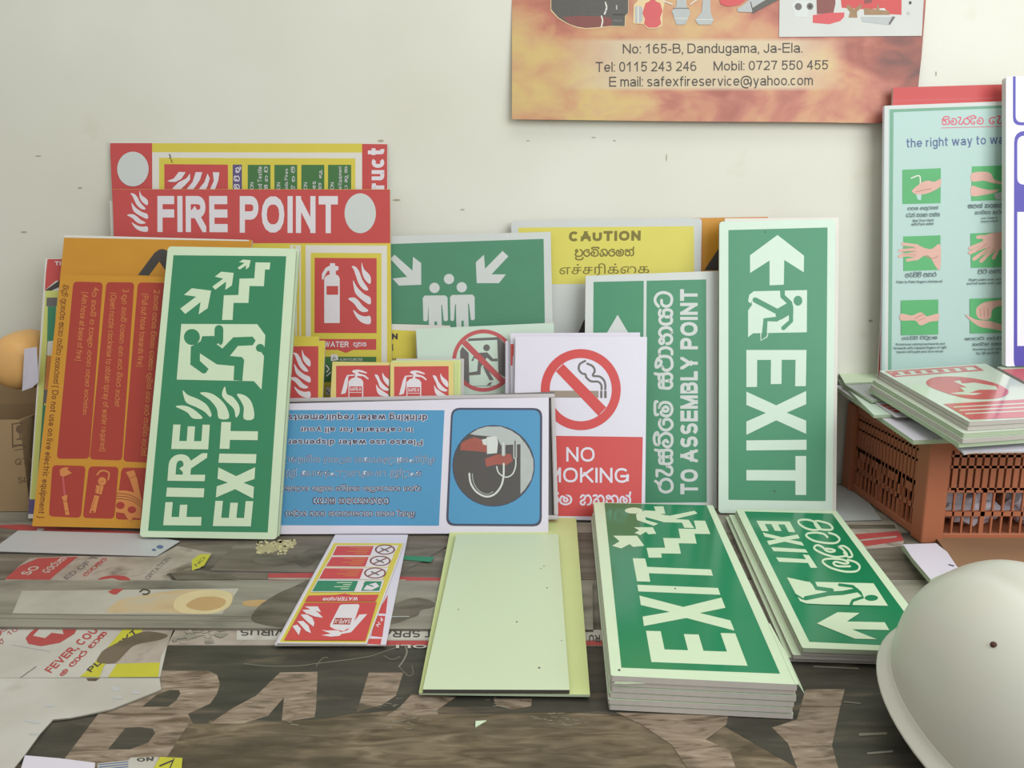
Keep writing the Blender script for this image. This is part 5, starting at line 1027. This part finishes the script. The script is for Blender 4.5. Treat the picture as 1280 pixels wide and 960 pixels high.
s = Sign('flat_carton', 'flat pale carton with reddish top under the violet outlined notice', 'carton', ('tilt', zc+0.0535), [(1246,458.5),(1430,450.5),(1462,474),(1286,480)], 0.044, M_GLW, M_EDGE, 0.002)
s.v().poly([(1252,462),(1430,454),(1450,470),(1278,476)], M_REDP); s.done()

# boards standing behind the pile
ZB = CH+0.0135+0.024
s = Sign('sign_board', 'red-topped board standing behind the mint hand washing poster', 'board', ('lean', 1.263, 0.015), [(1116.5,109.5),(1300,104)], 0.004, M_RED, None, zs=ZB); s.v(880,0,4).stroke([(945,505),(1500,488)], 5, M_REDP); s.done()
s = Sign('hand_washing_poster', 'mint green hand washing poster with six small photos', 'poster', ('lean', 1.250, 0.022), [(1105.5,132.2),(1310,124.5),(1308,462),(1102.5,464)], 0.006, M_MINT, M_LILAC, zs=ZB)
s.v(1100,120,5.333).poly([(32,62),(1200,20),(1200,50),(55,88),(60,1830),(32,1830)], M_GREYW).poly([(65,90),(1200,48),(1200,66),(90,108),(76,1830),(52,1830)], mat('muted_green_line', (118, 166, 140), 0.45, 0.3, 0.04))
s.sin('na.i.va.ae.ra.da.i.va', [(412,196),(692,190),(690,125),(408,134)], M_PINKT, 0.17).sin('da.ae.ta.+', [(725,190),(880,185),(880,122),(722,128)], M_PINKT, 0.17).stroke([(408,213),(900,200)], 4, M_PINKT)
s.text('the right way to wash', [(177,362),(905,332),(905,254),(175,284)], M_SLATE, 0.01)
def tile(q, v):
    s.v(*v).poly(q, M_MGREEN)
VA, VB = (1100,120,5.333), (1100,290,5.333)
tile([(148,492),(405,481),(403,715),(148,720)], VA); s.stroke([(208,548),(262,532),(268,590)], 8, M_OFFW, True).poly([(238,645),(275,650),(272,695),(250,690)], M_MINT)
s.poly([(212,632),(240,605),(280,575),(320,565),(360,572),(402,555),(402,602),(350,635),(290,655),(240,655),(222,645)], M_SKIN, True).stroke([(240,640),(300,625),(340,620)], 6, M_SKIND, True)
tile([(612,470),(900,460),(900,690),(606,700)], VA); s.poly([(612,515),(700,505),(740,520),(760,555),(812,575),(805,588),(750,580),(690,565),(612,568)], M_SKIN, True).poly([(610,600),(660,612),(720,625),(790,625),(760,645),(690,660),(610,665)], M_SKIN, True).poly([(760,650),(830,635),(840,690),(770,690)], M_SILV)
tile([(155,30),(402,22),(400,252),(155,260)], VB)
for a, b in (((248,92),(150,80)), ((248,115),(130,125)), ((248,138),(128,162)), ((250,160),(150,150)), ((250,175),(180,188))): s.stroke([a, b], 20, M_SKIN)
s.poly([(235,85),(300,108),(345,112),(400,85),(400,240),(375,238),(330,165),(290,160),(240,190),(225,140)], M_SKIN, True).stroke([(300,160),(350,175),(385,160)], 6, M_SKIND, True)
for y in (105, 128, 150): s.stroke([(150,y),(240,y+2)], 3, M_SKIND)
tile([(602,10),(900,-2),(900,232),(605,238)], VB)
for a, b in (((720,60),(600,108)), ((730,80),(598,138)), ((740,100),(625,180)), ((760,110),(672,194)), ((790,100),(755,172)), ((720,30),(650,35))): s.stroke([a, b], 24, M_SKIN)
s.poly([(690,30),(760,5),(900,-5),(900,60),(820,110),(740,120),(690,90)], M_SKIN, True)
for a, b in (((715,75),(640,130)), ((730,95),(660,170)), ((755,110),(710,170))): s.stroke([a, b], 4, M_SKIND)
tile([(138,456),(386,450),(386,682),(138,688)], VB); s.poly([(138,545),(210,556),(262,536),(290,545),(312,562),(386,545),(386,588),(330,598),(268,622),(232,590),(138,588)], M_SKIN, True).stroke([(230,578),(262,560),(290,548)], 6, M_SKIND).stroke([(250,590),(300,572)], 4, M_SKIND)
tile([(596,445),(900,437),(900,668),(598,675)], VB); s.poly([(640,510),(690,470),(760,458),(860,440),(900,440),(900,480),(790,495),(745,520),(735,570),(700,585),(650,570)], M_SKIN, True).poly([(562,548),(640,585),(720,592),(830,622),(900,640),(900,675),(740,645),(650,625)], M_SKIN, True)
for x in (665, 690, 715): s.stroke([(x,510),(x+2,560)], 5, M_SKIND)
M_CAP = mat('caption_print', (104, 118, 122), 0.5, 0.3)
def cap(v, sl, el):
    s.v(*v)
    for k, x0, y0, x1, y1 in sl: s.sin(k, [(x0,y1+4),(x1,y1-2),(x1,y0-2),(x0,y0+4)], M_CAP, 0.17)
    for k, x0, y0, x1, y1 in el: s.text(k, [(x0,y1+3),(x1,y1-3),(x1,y0-3),(x0,y0+3)], M_CAP, 0.02)
cap(VA, [('ja.la.ya_va.ta.u.ra.e.na.+',182,733,386,764),('da.ae.ta.+_ta.e.ma.aa_ga.na.+.na'.replace('ga','ja'),172,774,398,806)], [('Wet Your Hand',215,820,355,838),('with Pure water',208,843,357,862)])
cap(VA, [('sa.ba.na.+_ha.e.sa.ba.na.+',584,712,850,746),('ha.aa.va.i.ta.aa_ka.ra.na.+.na',630,758,860,786)], [('Use Soap or',672,806,782,822),('Hand Liquid',672,828,784,844)])
cap(VB, [('ba.ae.ja.i.la.i_ba.ta.ra',166,263,375,300)], [('Palm to Palm fingers interlaced',108,322,412,344)])
cap(VB, [('pa.i.Ta.i_ba.la.+.la',650,244,810,276)], [('Right palm over left dorsum',590,308,890,328),('and left palm over right dorsum',576,332,890,352)])
cap(VB, [('ba.ae.ja.i.la.i_pa.i.Ta.u.pa.sa',144,690,380,722)], [('Rotational rubbing backwards and',104,738,430,758),('forwards with clasped fingers of right',88,762,442,784),('hand in left palm and vice versa',110,788,416,808)])
cap(VB, [('ma.aa.pa.Ta_ba.ae.ja.i.la.la',562,694,880,718),('ha.e.da.i.na.+_ja.sa.na.na',612,732,860,756)], [('Rotating your hands',618,772,820,790),('for 20 seconds',640,796,790,814)])
s.done()
s = Sign('framed_notice', 'white notice with violet rounded outlines at the far right edge', 'sign', ('lean', 1.20, 0.06), [(1257.5,96),(1400,90),(1398,468),(1257,470.5)], 0.010, mat('bright_white_board', (232, 232, 244), 0.3, 0.4, 0.02), M_GREYW, r=0.004, zs=CH+0.074)
s.v().rquad([(1266,60),(1420,55),(1420,154),(1266,157)], 10, M_PURP).rquad([(1269.5,64),(1416,60),(1416,150.5),(1269.5,153)], 8, mat('bright_white_board', (0, 0, 0)))
s.rquad([(1267.5,164),(1420,158),(1420,460),(1267,464)], 14, M_PURP).rquad([(1271.5,170),(1416,164),(1416,228),(1271.5,231)], 9, mat('bright_white_board', (0, 0, 0))).poly([(1271.5,265),(1416,263),(1416,430),(1271.5,432.5)], mat('bright_white_board', (0, 0, 0)))
s.done()

# at the foot of the crate
s = Sheet('grey_sheet', 'plain grey sheet on the table between the tall EXIT sign and the crate', 'sheet', [(1020,606.5),(1071,607),(1102,650),(1010,652)], 0.0016, 0.0014, M_SILV, M_DARK); s.done()
s = Sheet('printed_scrap', 'worn red printed scrap on the table in front of the grey sheet by the crate', 'poster', [(1052,655),(1120,654),(1130,676),(1128,683),(1080,686),(1062,668)], 0.001, 0.0008, M_DIRTYP); s.poly([(1068,668),(1124,664),(1130,676),(1082,683)], M_REDW).poly([(1056,656),(1118,656),(1120,661),(1058,661)], M_STAIN).stroke([(1072,676),(1120,671)], 2, M_DIRTYP); s.done()
s = Sheet('cardboard_flap', 'brown cardboard sheet lying in front of the orange crate', 'cardboard', [(1168,669),(1330,669),(1330,722),(1200,716)], 0.008, 0.006, mat('brown_cardboard', (150, 116, 88), 0.75, 0.15, 0.05, 20), mat('brown_cardboard_edge', (118, 90, 68), 0.8, 0.1)); s.done()
for i, (z, dx, lab) in enumerate(((0.0072, 0, 'lowest of the white cards in front of the crate'), (0.0142, -1, 'middle one of the white cards in front of the crate'), (0.0212, -1, 'top one of the white cards in front of the crate'))):
    s = Sheet('white_card', lab, 'card', [(1128+dx,681),(1172+dx,680),(1200+dx,711),(1168+dx,728)] if i < 2 else [(1129,680.5),(1170,679),(1184,690),(1197,709.5),(1163,724),(1140,697)], z, 0.0066, M_LILAC, M_EDGEG)
    if i == 2: s.stroke([(1186,706),(1192,707.5)], 1.5, M_BLACK)
    s.done()

# ================================================================== hard hat
M_HAT = mat('white_hat_plastic', (209, 208, 196), 0.32, 0.45, 0.03, 8)
HATM = Matrix.Translation((0.4269, 0.5448, 0.0358)) @ Matrix.Rotation(0.161, 4, 'X') @ Matrix.Rotation(-0.021, 4, 'Y') @ Matrix.Rotation(0.094, 4, 'Z')
hat = empty('hard_hat', (0, 0, 0), 'white hard hat resting on the table at the bottom right', 'helmet'); hat.matrix_world = HATM
A, B, HH, BR = 0.1013, 0.1459, 0.1176, 0.0091
bm = bmesh.new(); NU, NV = 72, 24
def hatp(u, v):
    a = 2*math.pi*u; t = math.pi/2*v
    r = math.cos(t)**0.82; x = A*r*math.cos(a); y = B*r*math.sin(a); z = HH*math.sin(t)**0.9
    z += math.exp(-((x-0.012)/0.022)**2)*0.004*min(1, v*2.2) - math.exp(-((abs(x-0.012)-0.034)/0.008)**2)*0.0016*min(1, v*1.5)
    return Vector((x, y, z))
rows = []
for j in range(NV+1): rows.append([bm.verts.new(hatp(i/NU, j/NV)) for i in range(NU)] if j < NV else [bm.verts.new(hatp(0, 1))])
for j in range(NV-1):
    for i in range(NU): bm.faces.new((rows[j][i], rows[j][(i+1)%NU], rows[j+1][(i+1)%NU], rows[j+1][i]))
for i in range(NU): bm.faces.new((rows[NV-1][i], rows[NV-1][(i+1)%NU], rows[NV][0]))
o = obj('shell', bm, M_HAT, hat, True); m_ = o.modifiers.new('thick', 'SOLIDIFY'); m_.thickness = 0.0025; m_.offset = -1
bm = bmesh.new(); prof = [(-0.001, 0.010), (0.0005, 0.004), (0.004, -0.001), (BR, -0.004), (BR+0.001, -0.0055), (BR, -0.0075), (BR-0.002, -0.0075), (0.003, -0.005), (-0.002, 0.0), (-0.003, 0.008)]
rings = []
for i in range(NU):
    a = 2*math.pi*i/NU; ca, sa = math.cos(a), math.sin(a); pk = 1.0 + 0.6*max(0, -sa)**6
    rings.append([bm.verts.new(((A+q)*ca, (B+q*(pk if q > 0 else 1))*sa, z)) for q, z in prof])
for i in range(NU):
    for k in range(len(prof)): bm.faces.new((rings[i][k], rings[i][(k+1)%len(prof)], rings[(i+1)%NU][(k+1)%len(prof)], rings[(i+1)%NU][k]))
bmesh.ops.recalc_face_normals(bm, faces=bm.faces[:]); obj('brim', bm, M_HAT, hat, True)
bm = bmesh.new(); bmesh.ops.create_uvsphere(bm, u_segments=12, v_segments=8, radius=0.0024)
o = obj('vent_hole', bm, mat('dark_reddish_hole', (84, 56, 48), 0.7, 0.2), hat); tag(o, 'small dark hole')
def hat_hit(px):
    dd = ray(px); Mi = HATM.inverted()
    for k in range(5000):
        q = Mi @ (EYE+dd*(0.3+k*0.0001))
        if q.z > 0:
            z = q.z/HH; rr_ = (abs(q.x/A)**2+abs(q.y/B)**2)**0.5
            if z < 1 and rr_ <= math.cos(math.asin(z**(1/0.9)))**0.82: return q
    return Vector((0, 0, HH))
o.location = hat_hit((1242, 806))
bm = bmesh.new(); cir = [(0.086*math.cos(2*math.pi*k/40), 0.118*math.sin(2*math.pi*k/40)) for k in range(40)]
for k in range(40):
    p_, q_ = cir[k], cir[(k+1) % 40]; bm.faces.new([bm.verts.new(x) for x in ((p_[0], p_[1], -0.012), (q_[0], q_[1], -0.012), (q_[0], q_[1], 0.02), (p_[0], p_[1], 0.02))])
bmesh.ops.remove_doubles(bm, verts=bm.verts[:], dist=1e-6)
o = obj('headband', bm, M_DARK, hat); m_ = o.modifiers.new('thick', 'SOLIDIFY'); m_.thickness = 0.002
# feet of the suspension that keep the rear of the shell up
for sx in (-0.05, 0.05): box('rear_strap', (sx-0.008, 0.104, -0.046), (sx+0.008, 0.110, 0.0), M_DARK, hat)

# ================================================================== cardboard box on the left
M_CARD = mat('box_cardboard', (164, 138, 104), 0.75, 0.15, 0.05, 16); M_CARDIN = mat('box_cardboard_inside', (150, 124, 90), 0.8, 0.1, 0.05)
bxl, byl = on_z((-40, 655)), on_z((38, 640)); bx1 = byl.x; by0 = byl.y; BH = 0.150
bx0, by1 = bx1-0.24, 1.285
bx = empty('cardboard_box', (bx1, by0, 0), 'open brown cardboard box with fragile mark at the left edge of the table', 'box')
def bpart(name, b, m=M_CARD):
    bm = bmesh.new(); bm_box(bm, b[0]-bx1, b[1]-by0, b[2], b[3]-bx1, b[4]-by0, b[5]); return obj(name, bm, m, bx)
t_ = 0.004
fw = bpart('wall_panel', (bx0, by0, 0.001, bx1, by0+t_, BH)); bpart('wall_panel', (bx0, by1-t_, 0.001, bx1, by1, BH)); bpart('wall_panel', (bx0, by0+t_, 0.001, bx0+t_, by1-t_, BH)); bpart('wall_panel', (bx1-t_, by0+t_, 0.001, bx1, by1-t_, BH)); bpart('bottom_panel', (bx0+t_, by0+t_, 0.001, bx1-t_, by1-t_, 0.005))
bm = bmesh.new()
for v in ((0.0, 0.16, BH), (0.0, 0.006, BH), (0.012, 0.006, BH+0.045), (0.012, 0.16, BH+0.045)): pass
vs = [bm.verts.new(v) for v in ((-0.23, by1-by0, BH), (-0.002, by1-by0, BH), (-0.002, by1-by0+0.006, BH+0.045), (-0.23, by1-by0+0.006, BH+0.045))]; bm.faces.new(vs)
o = obj('flap', bm, M_CARD, bx); m_ = o.modifiers.new('thick', 'SOLIDIFY'); m_.thickness = 0.003
c = Canvas(Matrix(((1, 0, 0, bx1), (0, 0, -1, by0), (0, 1, 0, 0), (0, 0, 0, 1)))); M_INK = mat('box_ink', (112, 92, 70), 0.7, 0.2)
c.v(0,400,3.556).poly([(52,460),(118,450),(118,456),(58,465)], M_INK).poly([(52,460),(58,462),(60,570),(54,568)], M_INK).poly([(54,556),(118,548),(118,556),(54,566)], M_INK).disc(88,485,17,18,M_INK).stroke([(88,500),(90,525)], 5, M_INK).stroke([(76,530),(104,526)], 6, M_INK).stroke([(66,578),(118,570)], 3, M_INK)
c.text('QTY', [(68,645),(150,636),(150,608),(68,617)], M_INK).text('SIZE', [(80,725),(165,716),(165,690),(80,699)], M_INK)
bpy.context.view_layer.update(); o = obj('printed_marks', c.bm, c.mats, bx); o.matrix_world = c.M
# amber rolled sheet and white paper poking out of the box
M_AMB = mat('amber_plastic_sheet', (222, 172, 106), 0.4, 0.35, 0.06, 12)
yb = by0+0.03
P = lambda px: hit(px, Vector((0, yb, 0)), Vector((0, -1, 0)))
ctr, edge_, top = P((10, 455)), P((43, 455)), P((10, 417)); ra, rb = (edge_-ctr).length, (top-ctr).length
bm = bmesh.new(); NU = 40; prof = [(0.0, 0.0), (0.35, 0.02), (0.6, 0.06), (0.8, 0.16), (0.93, 0.34), (0.985, 0.55), (1.0, 0.8), (0.985, 0.86), (0.9, 0.88), (0.88, 0.8), (0.86, 0.5), (0.7, 0.25), (0.0, 0.1)]
prev = None
for q, dpt in prof:
    row = [bm.verts.new((q*ra*math.cos(2*math.pi*k/NU), dpt*0.09, q*rb*math.sin(2*math.pi*k/NU))) for k in range(NU)]
    if prev:
        for k in range(NU): bm.faces.new((prev[k], prev[(k+1)%NU], row[(k+1)%NU], row[k]))
    prev = row
bmesh.ops.remove_doubles(bm, verts=bm.verts[:], dist=1e-6); bmesh.ops.recalc_face_normals(bm, faces=bm.faces[:])
o = obj('plastic_dome', bm, M_AMB, None, True); o.location = (ctr.x, by0+0.02, ctr.z)
tag(o, 'rounded amber plastic dome sticking out of the cardboard box', 'dome')
yb = by0+0.012
bm = bmesh.new(); pts = [P(q) for q in ((31,436),(44,434),(45,478),(35,486),(20,491))]
o = bm.faces.new([bm.verts.new((p_.x, p_.y+0.004*i, p_.z)) for i, p_ in enumerate(pts)])
pp = obj('paper_sheet', bm, M_LILAC); m_ = pp.modifiers.new('thick', 'SOLIDIFY'); m_.thickness = 0.001; tag(pp, 'white paper tucked beside the amber roll in the box', 'paper')

# ================================================================== repeats that belong together
for o in list(COL.objects):
    if o.parent or 'label' not in o: continue
    l = o['label']
    for key, g in (('thick stack', 'EXIT boards in the thick stack'), ('thick EXIT stack', 'EXIT boards in the thick stack'), ('thin stack', 'EXIT boards in the thin stack'), ('thin EXIT stack', 'EXIT boards in the thin stack'),
                   ('pile on the crate', 'signs in the glossy red pile'), ('of the glossy red pile', 'signs in the glossy red pile'), ('white cards', 'white cards in front of the crate'), ('NO SMOKING', 'no-smoking signs leaning together'),
                   ('SAFE-X', 'small extinguisher signs'), ('small extinguisher', 'small extinguisher signs'), ('red flame sign', 'small extinguisher signs'), ('WATER label', 'extinguisher labels on the table'), ('FIRE EXIT sign with', 'FIRE EXIT signs'), ('second fire exit', 'FIRE EXIT signs'),
                   ('blank board lying', 'pale blank boards on the table')):
        if key in l and o.get('category') in ('sign', 'card', 'label', 'board'): o['group'] = g; break
